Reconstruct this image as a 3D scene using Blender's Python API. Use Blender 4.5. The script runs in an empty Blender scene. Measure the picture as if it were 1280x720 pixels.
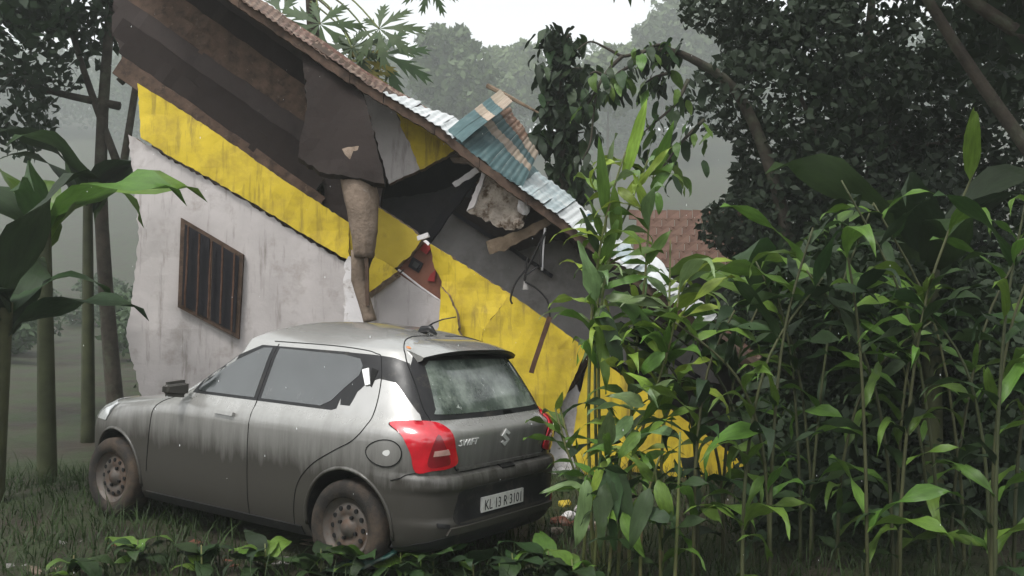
import bpy, bmesh, math, random
import numpy as np
from mathutils import Vector, Matrix, noise
from mathutils.geometry import delaunay_2d_cdt

R = math.radians
scene = bpy.context.scene
COL = scene.collection

# ------------------------------------------------------------------ camera, sky, sun, exposure
CAM_Z = 1.66
CAM_PITCH = 1.674
FPX = 1150.0                      # focal length in pixels of a 1280 wide picture
cam_data = bpy.data.cameras.new('camera')
cam = bpy.data.objects.new('camera', cam_data)
COL.objects.link(cam)
cam.location = (0, 0, CAM_Z)
cam.rotation_euler = (R(90 + CAM_PITCH), 0, 0)
cam_data.sensor_width = 36
cam_data.lens = FPX / 1280 * 36
cam_data.clip_start = 0.05
cam_data.clip_end = 2000
scene.camera = cam

SUN_EL, SUN_ROT = 60.0, 215.0
world = bpy.data.worlds.new('World')
scene.world = world
world.use_nodes = True
nt = world.node_tree
nt.nodes.clear()
sky = nt.nodes.new('ShaderNodeTexSky')
sky.sky_type = 'NISHITA'
sky.sun_disc = False
sky.sun_elevation = R(SUN_EL)
sky.sun_rotation = R(SUN_ROT)
sky.air_density = 1.0
sky.dust_density = 1.5
sky.ozone_density = 1.0
hs = nt.nodes.new('ShaderNodeHueSaturation')
hs.inputs['Saturation'].default_value = 0.10
bg = nt.nodes.new('ShaderNodeBackground')
bg.inputs['Strength'].default_value = 0.15
out = nt.nodes.new('ShaderNodeOutputWorld')
nt.links.new(sky.outputs[0], hs.inputs['Color'])
nt.links.new(hs.outputs[0], bg.inputs['Color'])
nt.links.new(bg.outputs[0], out.inputs['Surface'])

sun_data = bpy.data.lights.new('sun', 'SUN')
sun_data.energy = 1.4
sun_data.angle = R(14)
sun_data.color = (1.0, 0.98, 0.94)
sun = bpy.data.objects.new('sun', sun_data)
COL.objects.link(sun)
sun.rotation_euler = (R(90 - SUN_EL), 0, R(180 - SUN_ROT))   # from behind and above the camera

scene.view_settings.view_transform = 'Standard'
scene.view_settings.look = 'None'
scene.view_settings.gamma = 1
scene.view_settings.use_curve_mapping = False
scene.view_settings.exposure = 1.12
scene.cycles.use_denoising = True
scene.cycles.volume_bounces = 1
scene.cycles.max_bounces = 8
scene.cycles.transparent_max_bounces = 12

# ------------------------------------------------------------------ helpers
_p = R(CAM_PITCH)
def at(px, py, Y):
    """the point at distance Y that stands at that place in a 1280 x 720 picture"""
    u, v = (px - 640) / FPX, (360 - py) / FPX
    dy, dz = math.cos(_p) - v * math.sin(_p), math.sin(_p) + v * math.cos(_p)
    k = Y / dy
    return Vector((u * k, Y, CAM_Z + dz * k))

def tag(o, label=None, cat=None, group=None, kind=None):
    if label: o['label'] = label
    if cat: o['category'] = cat
    if group: o['group'] = group
    if kind: o['kind'] = kind
    return o

def empty(name, loc, label=None, cat=None, group=None):
    o = bpy.data.objects.new(name, None)
    o.empty_display_size = 0.2
    o.location = loc
    COL.objects.link(o)
    return tag(o, label, cat, group)

def link(name, me, mat=None, parent=None, loc=(0, 0, 0), rot=None, scale=None, kind=None):
    o = bpy.data.objects.new(name, me)
    if mat is not None and not me.materials: me.materials.append(mat)
    if parent is not None: o.parent = parent
    o.location = loc
    if rot is not None: o.rotation_euler = rot
    if scale is not None: o.scale = scale
    COL.objects.link(o)
    if kind: o['kind'] = kind
    return o

def mesh(name, verts, faces, smooth=False):
    me = bpy.data.meshes.new(name)
    me.from_pydata([tuple(v) for v in verts], [], faces)
    if smooth: me.polygons.foreach_set('use_smooth', [True] * len(me.polygons))
    me.update()
    return me

def wpos(o):
    """world place of an object whose parents are only shifted"""
    p = Vector((0, 0, 0))
    while o is not None:
        p = p + Vector(o.location); o = o.parent
    return p

class MB:
    """collects shapes for one mesh"""
    def __init__(self): self.v, self.f = [], []
    def add(self, vs, fs):
        b = len(self.v); self.v += [Vector(x) for x in vs]; self.f += [tuple(b + i for i in f) for f in fs]
    def box(self, c, s, rot=None):
        vs = []
        for x in (-.5, .5):
            for y in (-.5, .5):
                for z in (-.5, .5):
                    p = Vector((x * s[0], y * s[1], z * s[2]))
                    if rot is not None: p = rot @ p
                    vs.append(Vector(c) + p)
        self.add(vs, [(0, 1, 3, 2), (4, 6, 7, 5), (0, 4, 5, 1), (2, 3, 7, 6), (0, 2, 6, 4), (1, 5, 7, 3)])
    def tube(self, pts, rad, n=8, caps=True):
        pts = [Vector(p) for p in pts]
        if not hasattr(rad, '__len__'): rad = [rad] * len(pts)
        rings, up = [], Vector((0.13, 0.31, 0.94))
        for i, p in enumerate(pts):
            d = (pts[min(i + 1, len(pts) - 1)] - pts[max(i - 1, 0)]).normalized()
            a = d.cross(up)
            if a.length < 1e-3: a = d.cross(Vector((1, 0, 0)))
            a.normalize(); b = d.cross(a)
            rings.append([p + (a * math.cos(t) + b * math.sin(t)) * rad[i] for t in [2 * math.pi * k / n for k in range(n)]])
        vs = [v for r in rings for v in r]; fs = []
        for i in range(len(pts) - 1):
            for k in range(n):
                fs.append((i * n + k, i * n + (k + 1) % n, (i + 1) * n + (k + 1) % n, (i + 1) * n + k))
        if caps:
            fs.append(tuple(range(n))[::-1]); fs.append(tuple((len(pts) - 1) * n + k for k in range(n)))
        self.add(vs, fs)
    def build(self, name, mat, parent=None, smooth=False, kind=None, centre=True):
        """links it as one object with its origin at its middle"""
        c = Vector((0, 0, 0))
        if centre:
            lo = Vector([min(v[i] for v in self.v) for i in range(3)]); hi = Vector([max(v[i] for v in self.v) for i in range(3)])
            c = Vector(((lo.x + hi.x) / 2, (lo.y + hi.y) / 2, lo.z))
        me = mesh(name, [v - c for v in self.v], self.f, smooth)
        base = wpos(parent) if (parent is not None and centre) else Vector((0, 0, 0))
        return link(name, me, mat, parent, c - base, kind=kind)

def in_poly(x, y, P):
    r = False; j = len(P) - 1
    for i in range(len(P)):
        xi, yi = P[i]; xj, yj = P[j]
        if (yi > y) != (yj > y) and x < (xj - xi) * (y - yi) / (yj - yi) + xi: r = not r
        j = i
    return r

def fill(P, step):
    """triangulates the polygon P (2D) with inner points about step apart; returns points, triangles, boundary ids"""
    B = []
    for i in range(len(P)):
        a, b = Vector(P[i]), Vector(P[(i + 1) % len(P)])
        n = max(1, int((b - a).length / step + .5))
        for k in range(n): B.append(a.lerp(b, k / n))
    PB = [(p.x, p.y) for p in B]
    xs = [p[0] for p in PB]; ys = [p[1] for p in PB]
    pts = list(B)
    nx = int((max(xs) - min(xs)) / step) + 1; ny = int((max(ys) - min(ys)) / step) + 1
    for i in range(1, nx):
        for j in range(1, ny):
            x = min(xs) + (i + .5 * (j % 2)) * step; y = min(ys) + j * step
            if in_poly(x, y, PB):
                if min((x - p[0]) ** 2 + (y - p[1]) ** 2 for p in PB) > (.45 * step) ** 2: pts.append(Vector((x, y)))
    nb = len(B)
    v2, _, tri, ov, _, _ = delaunay_2d_cdt(pts, [(i, (i + 1) % nb) for i in range(nb)], [], 0, 1e-7)
    T = []
    for t in tri:
        c = sum((v2[i] for i in t), Vector((0, 0))) / 3
        if in_poly(c.x, c.y, PB):
            a, b, d = v2[t[0]], v2[t[1]], v2[t[2]]
            if (b - a).cross(d - a) > 0: T.append(tuple(t))
            else: T.append((t[0], t[2], t[1]))
    m = {o: i for i, l in enumerate(ov) for o in l}
    return [tuple(p) for p in v2], T, [m[i] for i in range(nb)]

def slab(name, pts, th, mat, parent=None, step=.12, jag=0.0, warp=0.0, seed=0, kind=None, edges=None, px=True, smooth=False, core=None):
    """a broken wall piece: outline of points (px, py, Y) or world points, given thickness, ragged edges and an uneven face"""
    W = [at(*p) if px else Vector(p) for p in pts]
    n = Vector((0, 0, 0))
    for i in range(len(W)):
        a, b = W[i], W[(i + 1) % len(W)]
        n += Vector(((a.y - b.y) * (a.z + b.z), (a.z - b.z) * (a.x + b.x), (a.x - b.x) * (a.y + b.y)))
    n.normalize()
    c = sum(W, Vector((0, 0, 0))) / len(W)
    if n.dot(Vector((0, 0, CAM_Z)) - c) < 0: n = -n
    u = n.cross(Vector((0, 0, 1)))
    if u.length < .05: u = Vector((1, 0, 0)) - n * n.x
    u.normalize(); v = n.cross(u)
    P = [((w - c).dot(u), (w - c).dot(v)) for w in W]
    H = [(w - c).dot(n) for w in W]
    rs = random.Random(seed)
    if jag > 0:
        Q, HH = [], []
        for i in range(len(P)):
            a, b = Vector(P[i]), Vector(P[(i + 1) % len(P)])
            L = (b - a).length; k = max(1, int(L / max(.045, jag * 2.2)))
            d = (b - a).normalized() if L > 0 else Vector((1, 0)); q = Vector((-d.y, d.x))
            e = edges is None or i in edges
            for s in range(k):
                t = s / k
                o = a.lerp(b, t)
                if s and e: o = o + q * rs.gauss(0, jag * .55) + d * rs.uniform(-.3, .3) * L / k
                Q.append((o.x, o.y)); HH.append(H[i] * (1 - t) + H[(i + 1) % len(P)] * t)
        P, H = Q, HH
    p2, T, B = fill(P, step)
    # inverse distance blend of the outline's own depth, so a twisted outline gives a twisted face
    bx = np.array(P); bh = np.array(H)
    V = []
    off = Vector((seed * 3.1, seed * 1.7, 0))
    for p in p2:
        d2 = ((bx - np.array(p)) ** 2).sum(1) + 1e-6
        h = float((bh / d2 ** 1.5).sum() / (1 / d2 ** 1.5).sum())
        if warp: h += warp * noise.noise(Vector((p[0] * 2.2, p[1] * 2.2, 0)) + off) + warp * .4 * noise.noise(Vector((p[0] * 7, p[1] * 7, 3)) + off)
        V.append(c + u * p[0] + v * p[1] + n * h)
    nv = len(V)
    V2 = V + [x - n * th for x in V]
    F = [tuple(t) for t in T] + [tuple(i + nv for i in t[::-1]) for t in T]
    for i in range(len(B)):
        a, b = B[i], B[(i + 1) % len(B)]
        F.append((b, a, a + nv, b + nv))
    o = bpy.data.objects.new(name, None)
    m = MB(); m.v = V2; m.f = F
    bpy.data.objects.remove(o)
    o = m.build(name, mat, parent, smooth, kind)
    if core is not None:
        o.data.materials.append(core)
        for p_ in o.data.polygons:
            if p_.index >= 2 * len(T): p_.material_index = 1
    bm = bmesh.new(); bm.from_mesh(o.data); bmesh.ops.recalc_face_normals(bm, faces=bm.faces); bm.to_mesh(o.data); bm.free()
    return o

# ------------------------------------------------------------------ materials
def M(name, c, rough=.7, metal=0.0, var=.2, scale=4.0, bump=.25, bscale=30.0, stain=None, stain2=None, rnd=0.0, spec=.22, coat=0.0,
      trans=0.0, vstreak=False, bdist=.01):
    m = bpy.data.materials.new(name); m.use_nodes = True
    t = m.node_tree; N = t.nodes; L = t.links
    b = N['Principled BSDF']
    tc = N.new('ShaderNodeTexCoord')
    vec = tc.outputs['Object']
    if rnd:
        oi = N.new('ShaderNodeObjectInfo')
        ad = N.new('ShaderNodeVectorMath'); ad.operation = 'ADD'
        ml = N.new('ShaderNodeVectorMath'); ml.operation = 'SCALE'; ml.inputs[3].default_value = 20
        L.new(oi.outputs['Random'], ml.inputs[0]); L.new(vec, ad.inputs[0]); L.new(ml.outputs[0], ad.inputs[1]); vec = ad.outputs[0]
    def tex(sc, det=6, ro=.6, stretch=None):
        n = N.new('ShaderNodeTexNoise'); n.inputs['Scale'].default_value = sc; n.inputs['Detail'].default_value = det; n.inputs['Roughness'].default_value = ro
        if stretch:
            mp = N.new('ShaderNodeMapping'); mp.inputs['Scale'].default_value = stretch
            L.new(vec, mp.inputs[0]); L.new(mp.outputs[0], n.inputs['Vector'])
        else: L.new(vec, n.inputs['Vector'])
        return n.outputs['Fac']
    def ramp(f, a, z):
        r = N.new('ShaderNodeMapRange'); r.inputs[1].default_value = a; r.inputs[2].default_value = z
        L.new(f, r.inputs[0]); return r.outputs[0]
    def mix(f, A, B):
        x = N.new('ShaderNodeMix'); x.data_type = 'RGBA'
        if isinstance(f, float): x.inputs[0].default_value = f
        else: L.new(f, x.inputs[0])
        for k, q in ((6, A), (7, B)):
            if isinstance(q, tuple): x.inputs[k].default_value = (*q[:3], 1)
            else: L.new(q, x.inputs[k])
        return x.outputs[2]
    lo = tuple(max(0, x * (1 - var)) for x in c); hi = tuple(min(1, x * (1 + var)) for x in c)
    colr = mix(ramp(tex(scale), .3, .7), lo, hi)
    if rnd:
        hsv = N.new('ShaderNodeHueSaturation')
        rr = N.new('ShaderNodeMapRange'); rr.inputs[3].default_value = 1 - rnd; rr.inputs[4].default_value = 1 + rnd
        L.new(oi.outputs['Random'], rr.inputs[0]); L.new(rr.outputs[0], hsv.inputs['Value'])
        r2 = N.new('ShaderNodeMapRange'); r2.inputs[3].default_value = .5 - rnd * .06; r2.inputs[4].default_value = .5 + rnd * .06
        ml2 = N.new('ShaderNodeMath'); ml2.operation = 'MULTIPLY'; ml2.inputs[1].default_value = 7.31
        fr = N.new('ShaderNodeMath'); fr.operation = 'FRACT'
        L.new(oi.outputs['Random'], ml2.inputs[0]); L.new(ml2.outputs[0], fr.inputs[0]); L.new(fr.outputs[0], r2.inputs[0]); L.new(r2.outputs[0], hsv.inputs['Hue'])
        L.new(colr, hsv.inputs['Color']); colr = hsv.outputs[0]
    rg = None
    for s in (stain, stain2):
        if s:
            sc_, lo_, hi_, sr = s[1], s[2], s[3], (s[4] if len(s) > 4 else None)
            f = ramp(tex(sc_, 8, .68, sr), lo_, hi_)
            colr = mix(f, colr, s[0])
            rg = f if rg is None else rg
    L.new(colr, b.inputs['Base Color'])
    b.inputs['Roughness'].default_value = rough
    b.inputs['Metallic'].default_value = metal
    b.inputs['Specular IOR Level'].default_value = spec
    b.inputs['Coat Weight'].default_value = coat
    b.inputs['Coat Roughness'].default_value = .08
    if rough < .6:
        rr = N.new('ShaderNodeMapRange'); rr.inputs[3].default_value = rough * .7; rr.inputs[4].default_value = min(1, rough * 1.5)
        L.new(tex(scale * 2.3), rr.inputs[0]); L.new(rr.outputs[0], b.inputs['Roughness'])
    if bump:
        bp = N.new('ShaderNodeBump'); bp.inputs['Strength'].default_value = bump; bp.inputs['Distance'].default_value = bdist
        L.new(tex(bscale, 8, .65), bp.inputs['Height']); L.new(bp.outputs[0], b.inputs['Normal'])
    if trans:
        tr = N.new('ShaderNodeBsdfTranslucent'); mx = N.new('ShaderNodeMixShader'); mx.inputs[0].default_value = trans
        L.new(colr, tr.inputs['Color']); o = N['Material Output']
        L.new(b.outputs[0], mx.inputs[1]); L.new(tr.outputs[0], mx.inputs[2]); L.new(mx.outputs[0], o.inputs['Surface'])
    return m

def smoothline(pts, n=6):
    """Catmull-Rom through 2D points"""
    P = [Vector(p) for p in pts]; o = []
    for i in range(len(P) - 1):
        a, b, c, d = P[max(i - 1, 0)], P[i], P[i + 1], P[min(i + 2, len(P) - 1)]
        for k in range(n):
            t = k / n
            o.append(.5 * ((2 * b) + (c - a) * t + (2 * a - 5 * b + 4 * c - d) * t * t + (3 * b - a - 3 * c + d) * t ** 3))
    o.append(P[-1]); return [tuple(p) for p in o]

def closed(pts, n=5):
    P = [Vector(p) for p in pts]; m = len(P); o = []
    for i in range(m):
        a, b, c, d = P[i - 1], P[i], P[(i + 1) % m], P[(i + 2) % m]
        for k in range(n):
            t = k / n
            o.append(tuple(.5 * ((2 * b) + (c - a) * t + (2 * a - 5 * b + 4 * c - d) * t * t + (3 * b - a - 3 * c + d) * t ** 3)))
    return o

# ------------------------------------------------------------------ the car: a hatchback described as stacked outlines
XM, NR, NF = 1.2, 7.5, 4.0
def _pchip(xs, ys):
    xs, ys = np.array(xs, float), np.array(ys, float)
    h = np.diff(xs); d = np.diff(ys) / h; m = np.zeros(len(xs)); m[0], m[-1] = d[0], d[-1]
    for i in range(1, len(xs) - 1):
        if d[i - 1] * d[i] > 0:
            w1, w2 = 2 * h[i] + h[i - 1], h[i] + 2 * h[i - 1]
            m[i] = (w1 + w2) / (w1 / d[i - 1] + w2 / d[i])
    def f(x):
        x = min(max(x, xs[0]), xs[-1]); i = min(max(int(np.searchsorted(xs, x)) - 1, 0), len(xs) - 2)
        t = (x - xs[i]) / h[i]
        return float((2*t**3-3*t**2+1)*ys[i] + (t**3-2*t**2+t)*h[i]*m[i] + (-2*t**3+3*t**2)*ys[i+1] + (t**3-t**2)*h[i]*m[i+1])
    return f
car_xr = _pchip([.18, .23, .30, .38, .42, .57, .60, .665, .69, .80, .91, .94, .985, 1.1, 1.25, 1.39, 1.43],
                [-.46, -.60, -.645, -.66, -.645, -.645, -.665, -.655, -.605, -.615, -.625, -.615, -.545, -.475, -.385, -.285, -.25])
car_w = _pchip([.18, .24, .40, .60, .75, .86, .94, 1.0, 1.05, 1.2, 1.35, 1.43],
               [.77, .81, .845, .86, .868, .868, .85, .815, .795, .735, .67, .615])
car_xf = _pchip([.18, .24, .40, .60, .72, .80, .86, .90, .94, .97, 1.0, 1.2, 1.4, 1.43],
                [2.95, 3.10, 3.17, 3.17, 3.12, 3.02, 2.85, 2.60, 2.30, 2.08, 1.98, 1.55, 1.08, .98])
ZT = 1.43
ROOF_H = .145
def S(th, v):
    """surface point; th = angle round the car (0 rear middle, +90 left side at XM, 180 front), v = height, above ZT the roof's rings"""
    z = min(v, ZT); w = car_w(z); a = abs(th)
    if a <= math.pi / 2:
        x = XM - (XM - car_xr(z)) * max(0., math.cos(a)) ** (2 / NR); y = w * math.sin(a) ** (2 / NR)
    else:
        x = XM + (car_xf(z) - XM) * max(0., -math.cos(a)) ** (2 / NF); y = w * max(0., math.sin(a)) ** (2 / NF)
    if th < 0: y = -y
    if v > ZT:
        s = max(0., 1 - (v - ZT)); x = .40 + (x - .40) * s; y *= s
        z = ZT + (ROOF_H + .055 * (x - .35)) * (1 - s ** 2.6)
    return Vector((x, y, z))
def SN(th, v, e=1e-3):
    d1 = S(th + e, v) - S(th - e, v); d2 = S(th, v + e) - S(th, v - e)
    n = d1.cross(d2)
    if n.length < 1e-12: return Vector((0, 0, 1))
    n.normalize(); p = S(th, v)
    if n.dot(p - Vector((.9, 0, .7))) < 0: n = -n
    return n
def th_rear(y, z): return math.copysign(math.asin(min(1, (abs(y) / car_w(z)) ** (NR / 2))), y)
def th_side(x, z):
    if x <= XM: return math.acos(min(1., ((XM - x) / (XM - car_xr(z))) ** (NR / 2)))
    return math.pi - math.acos(min(1., ((x - XM) / (car_xf(z) - XM)) ** (NF / 2)))
CAR_LOC, CAR_ROT = (-0.605, 6.52, 0.0), (1.35, -2.06, 146.9)
# ------------------------------------------------------------------ the ground and the wooded hill behind
def smooth(a, b, x):
    t = min(1, max(0, (x - a) / (b - a))); return t * t * (3 - 2 * t)
def car_plane(x, y):
    """height of the trodden earth under the leaning car"""
    c, s = math.cos(R(CAR_ROT[2])), math.sin(R(CAR_ROT[2]))
    dx, dy = x - CAR_LOC[0], y - CAR_LOC[1]
    a, b = dx * c + dy * s, -dx * s + dy * c
    return a * math.tan(R(2.06)) + b * math.tan(R(1.35))
def ground_z(x, y):
    z = .05 * noise.noise(Vector((x * .8, y * .8, 0))) + .02 * noise.noise(Vector((x * 3, y * 3, 5)))
    z -= .05
    c_, s_ = math.cos(R(CAR_ROT[2])), math.sin(R(CAR_ROT[2])); dx, dy = x - CAR_LOC[0], y - CAR_LOC[1]
    a, b = dx * c_ + dy * s_ - 1.25, -dx * s_ + dy * c_
    k = 1 - smooth(1.0, 2.2, math.hypot(a / 1.9, b / 1.1))
    z = z * (1 - k) + (car_plane(x, y) + .012 + z * .25) * k
    z += 64 * smooth(26, 352, y + .12 * x) + 20 * smooth(25, 225, abs(x)) * smooth(12, 150, y)
    z += .9 * noise.noise(Vector((x * .07, y * .07, 2))) * smooth(14, 40, y)
    return z
soil = M('wet_soil', (.032, .026, .018), .75, var=.4, scale=1.5, bump=.8, bscale=9, stain=((.030, .042, .016), .8, .42, .6), stain2=((.10, .075, .05), 4, .62, .8), bdist=.05)
def axis(a, b, dense0, dense1, fine, coarse):
    o = [a]
    while o[-1] < b:
        x = o[-1]; d = 0 if dense0 <= x <= dense1 else min(abs(x - dense0), abs(x - dense1))
        o.append(x + min(coarse, fine + d * .12))
    return o
gx = axis(-280, 280, -6, 6, .16, 12); gy = axis(-12, 385, 2, 14, .16, 12)
gv = [(x, y, ground_z(x, y)) for y in gy for x in gx]
n_ = len(gx)
gf = [(j * n_ + i, j * n_ + i + 1, (j + 1) * n_ + i + 1, (j + 1) * n_ + i) for j in range(len(gy) - 1) for i in range(n_ - 1)]
tag(link('ground', mesh('ground', gv, gf, True), soil), kind='structure')

haze_m = bpy.data.materials.new('rain_haze'); haze_m.use_nodes = True
hn = haze_m.node_tree; hn.nodes.clear()
pv = hn.nodes.new('ShaderNodeVolumePrincipled'); pv.inputs['Color'].default_value = (.92, .97, .95, 1); pv.inputs['Density'].default_value = .0019; pv.inputs['Anisotropy'].default_value = .1
ho_ = hn.nodes.new('ShaderNodeOutputMaterial'); hn.links.new(pv.outputs[0], ho_.inputs['Volume'])
hb = MB(); hb.box((0, 191, 84), (640, 424, 184))
tag(hb.build('haze', haze_m), 'thin grey rain haze filling the whole valley air', 'haze', kind='stuff')
# ------------------------------------------------------------------ the collapsed house
yel = M('yellow_plaster', (.53, .395, .030), .65, var=.14, scale=1.6, bump=.3, bscale=18, stain=((.26, .18, .03), 1.9, .48, .74), stain2=((.12, .085, .03), 2.2, .52, .76, (4.5, 4.5, .45)), bdist=.012)
yel_shade = M('shaded_yellow_plaster', (.44, .33, .038), .7, var=.15, scale=2, bump=.35, bscale=16, stain=((.17, .12, .04), 2.2, .54, .76), bdist=.012)  # duller copy of the yellow plaster, the upper wall's shade put into its colour
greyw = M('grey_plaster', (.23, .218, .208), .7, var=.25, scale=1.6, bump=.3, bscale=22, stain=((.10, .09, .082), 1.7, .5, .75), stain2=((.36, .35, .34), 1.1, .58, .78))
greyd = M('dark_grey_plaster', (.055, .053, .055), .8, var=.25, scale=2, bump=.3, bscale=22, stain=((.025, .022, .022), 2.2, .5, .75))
pale = M('pale_grey_plaster', (.42, .39, .38), .7, var=.15, scale=1.7, bump=.4, bscale=16, stain=((.20, .17, .145), 2.1, .54, .78), stain2=((.11, .09, .075), 2.2, .55, .8, (4.5, 4.5, .45)))
white = M('white_plaster', (.62, .60, .60), .7, var=.1, scale=3, bump=.25, bscale=24, stain=((.26, .21, .17), 4, .50, .72), stain2=((.12, .09, .07), 11, .6, .72))
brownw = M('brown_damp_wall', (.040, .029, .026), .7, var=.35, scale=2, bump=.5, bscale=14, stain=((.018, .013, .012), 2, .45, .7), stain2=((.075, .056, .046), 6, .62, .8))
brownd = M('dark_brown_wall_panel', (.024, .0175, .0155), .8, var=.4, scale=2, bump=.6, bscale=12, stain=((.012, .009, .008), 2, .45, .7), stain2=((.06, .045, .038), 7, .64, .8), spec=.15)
dark = M('near_black', (.012, .011, .014), .7, var=.3, scale=3, bump=.2)
beamm = M('rotten_brown_timber', (.075, .048, .034), .8, var=.4, scale=5, bump=.6, bscale=24, stain=((.02, .015, .012), 6, .5, .7), stain2=((.15, .11, .08), 14, .6, .75))
wood = M('weathered_timber', (.17, .125, .085), .8, var=.35, scale=4, bump=.7, bscale=26, stain=((.05, .035, .022), 5, .5, .7), stain2=((.10, .11, .05), 7, .6, .75), bdist=.02)
trunkm = M('grey_brown_post', (.19, .145, .11), .85, var=.3, scale=3, bump=.7, bscale=17, stain=((.07, .05, .035), 4, .48, .7), stain2=((.32, .28, .25), 8, .62, .78), bdist=.03)
rubm = M('broken_concrete', (.42, .36, .30), .9, var=.4, scale=5, bump=1, bscale=14, stain=((.10, .065, .04), 7, .47, .62), stain2=((.42, .38, .34), 12, .6, .72), bdist=.05)
doorm = M('brown_door', (.20, .085, .055), .55, var=.2, scale=3, bump=.2, bscale=30, stain=((.10, .045, .03), 4, .5, .75))
redm = M('red_door_panel', (.30, .03, .03), .5, var=.2, bump=.2)
corem = M('broken_brick_core', (.26, .20, .15), .9, var=.4, scale=9, bump=.8, bscale=30, stain=((.22, .09, .055), 8, .5, .62), stain2=((.10, .08, .06), 14, .55, .7), bdist=.03)
shtW = M('white_roof_sheet', (.60, .62, .62), .38, .1, var=.1, scale=5, bump=.12, bscale=40, stain=((.30, .33, .33), 4, .5, .8), rnd=.07)
shtP = M('pale_blue_roof_sheet', (.36, .43, .445), .4, .1, var=.2, scale=5, bump=.12, bscale=40, stain=((.56, .58, .57), 5, .45, .65), rnd=.08)
shtT = M('teal_roof_sheet', (.056, .100, .104), .45, .1, var=.25, scale=5, bump=.15, bscale=40, stain=((.12, .15, .145), 5, .52, .75), rnd=.06)
shtN = M('tan_roof_sheet', (.29, .24, .185), .5, .05, var=.2, scale=6, bump=.15, bscale=40, stain=((.20, .15, .10), 6, .55, .75), rnd=.2)
shtB = M('rust_brown_roof_sheet', (.13, .075, .055), .6, .1, var=.3, scale=8, bump=.3, bscale=40, stain=((.34, .27, .21), 9, .5, .65), rnd=.2)
wirem = M('black_cable', (.015, .014, .014), .5, bump=0)
rust = M('rusty_iron', (.085, .045, .030), .7, .3, var=.4, scale=9, bump=.4)

house = empty('collapsed_house', (-.6, 10.6, 0), 'collapsed yellow and grey house with its roof slumped down to the right', 'house')

# roof edge beam, in lengths
fas = [(140, -118), (300, -2), (438, 92), (480, 118), (545, 156), (600, 199), (660, 243), (735, 298), (860, 392), (960, 470)]
def fas_at(x):
    for (a, b), (c, d) in zip(fas, fas[1:]):
        if a <= x <= c: return b + (d - b) * (x - a) / (c - a)
FY = 9.6
roof = slab('roof_deck', [(x, y - 1, FY + .12) for x, y in fas] + [(x + 12, y - 3, FY + 1.3) for x, y in reversed(fas)], .05, beamm, house, step=.4)
for i, ((a, b), (c, d)) in enumerate(zip(fas, fas[1:])):
    slab('fascia_board', [(a, b, FY), (c - 1, d - .6, FY), (c - 2, d + 12, FY), (a - 1, b + 12, FY)], .07, beamm, house, step=.1, jag=.008, warp=.01, seed=i)
slab('rear_shade_slope', [(x + 12, y - 1, FY + 1.4) for x, y in fas] + [(x + 30, y + 90, FY + 4) for x, y in reversed(fas)], .06, shtB, house, step=.6)  # unseen rear slope, added only to shade the inside of the ruin

def corrugated(name, P, mat, parent, pitch=.076, amp=.006, warp=.025, seed=0, th=.004, px=True):
    """a metal sheet between four corners, its ribs running from the first edge to the opposite one"""
    A, B, C, D = [at(*p) if px else Vector(p) for p in P]
    n = (B - A).cross(D - A).normalized(); L = (B - A).length
    nu = max(4, int(L / pitch * 6)); nv = max(2, int((D - A).length / .35)); V = []
    for j in range(nv + 1):
        for i in range(nu + 1):
            u, w_ = i / nu, j / nv; p = A.lerp(B, u).lerp(D.lerp(C, u), w_)
            V.append(p + n * (amp * math.sin(u * L / pitch * 6.283) + warp * noise.noise(p * 2.5 + Vector((seed, 0, 0)))))
    k = len(V); F = [(j * (nu + 1) + i, j * (nu + 1) + i + 1, (j + 1) * (nu + 1) + i + 1, (j + 1) * (nu + 1) + i) for j in range(nv) for i in range(nu)]
    m = MB(); m.v = V + [p - n * th for p in V]; m.f = F + [tuple(x + k for x in f[::-1]) for f in F]
    return m.build(name, mat, parent, True)

# metal sheets on the roof edge, one by one
def cells(u0, u1, k, off0, off1, colours, seed, lift=0.05, back=1.5):
    rs = random.Random(seed)
    for i in range(k):
        ta, tb = u0 + (u1 - u0) * i / k, u0 + (u1 - u0) * (i + 1) / k
        o0 = [off0[j] + (off1[j] - off0[j]) * i / k for j in (0, 1)]; o1 = [off0[j] + (off1[j] - off0[j]) * (i + 1) / k for j in (0, 1)]
        ya, yb = fas_at(ta), fas_at(tb)
        l = rs.uniform(-1.2, 1.2)
        corrugated('roof_sheet', [(ta, ya - 1 + rs.uniform(-1.5, 2), FY - .03 + rs.uniform(-.04, .02)), (tb + .6, yb - 1 + rs.uniform(-1.5, 2), FY - .04 + rs.uniform(-.04, .02)), (tb + .6 + o1[0], yb + o1[1] + l, FY + back), (ta + o0[0], ya + o0[1] + l, FY + back)], colours[i % len(colours)], roof, seed=seed + i)
cells(478, 566, 5, (6, -4), (22, -14), [shtW], 3)
cells(300, 476, 8, (10, -10), (8, -8), [shtB], 13)
cells(632, 742, 7, (26, -22), (22, -14), [shtT, shtP, shtP, shtP, shtW, shtW, shtW], 23)
cells(742, 880, 6, (22, -14), (20, -12), [shtW, shtW, shtP, shtW], 33)

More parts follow.
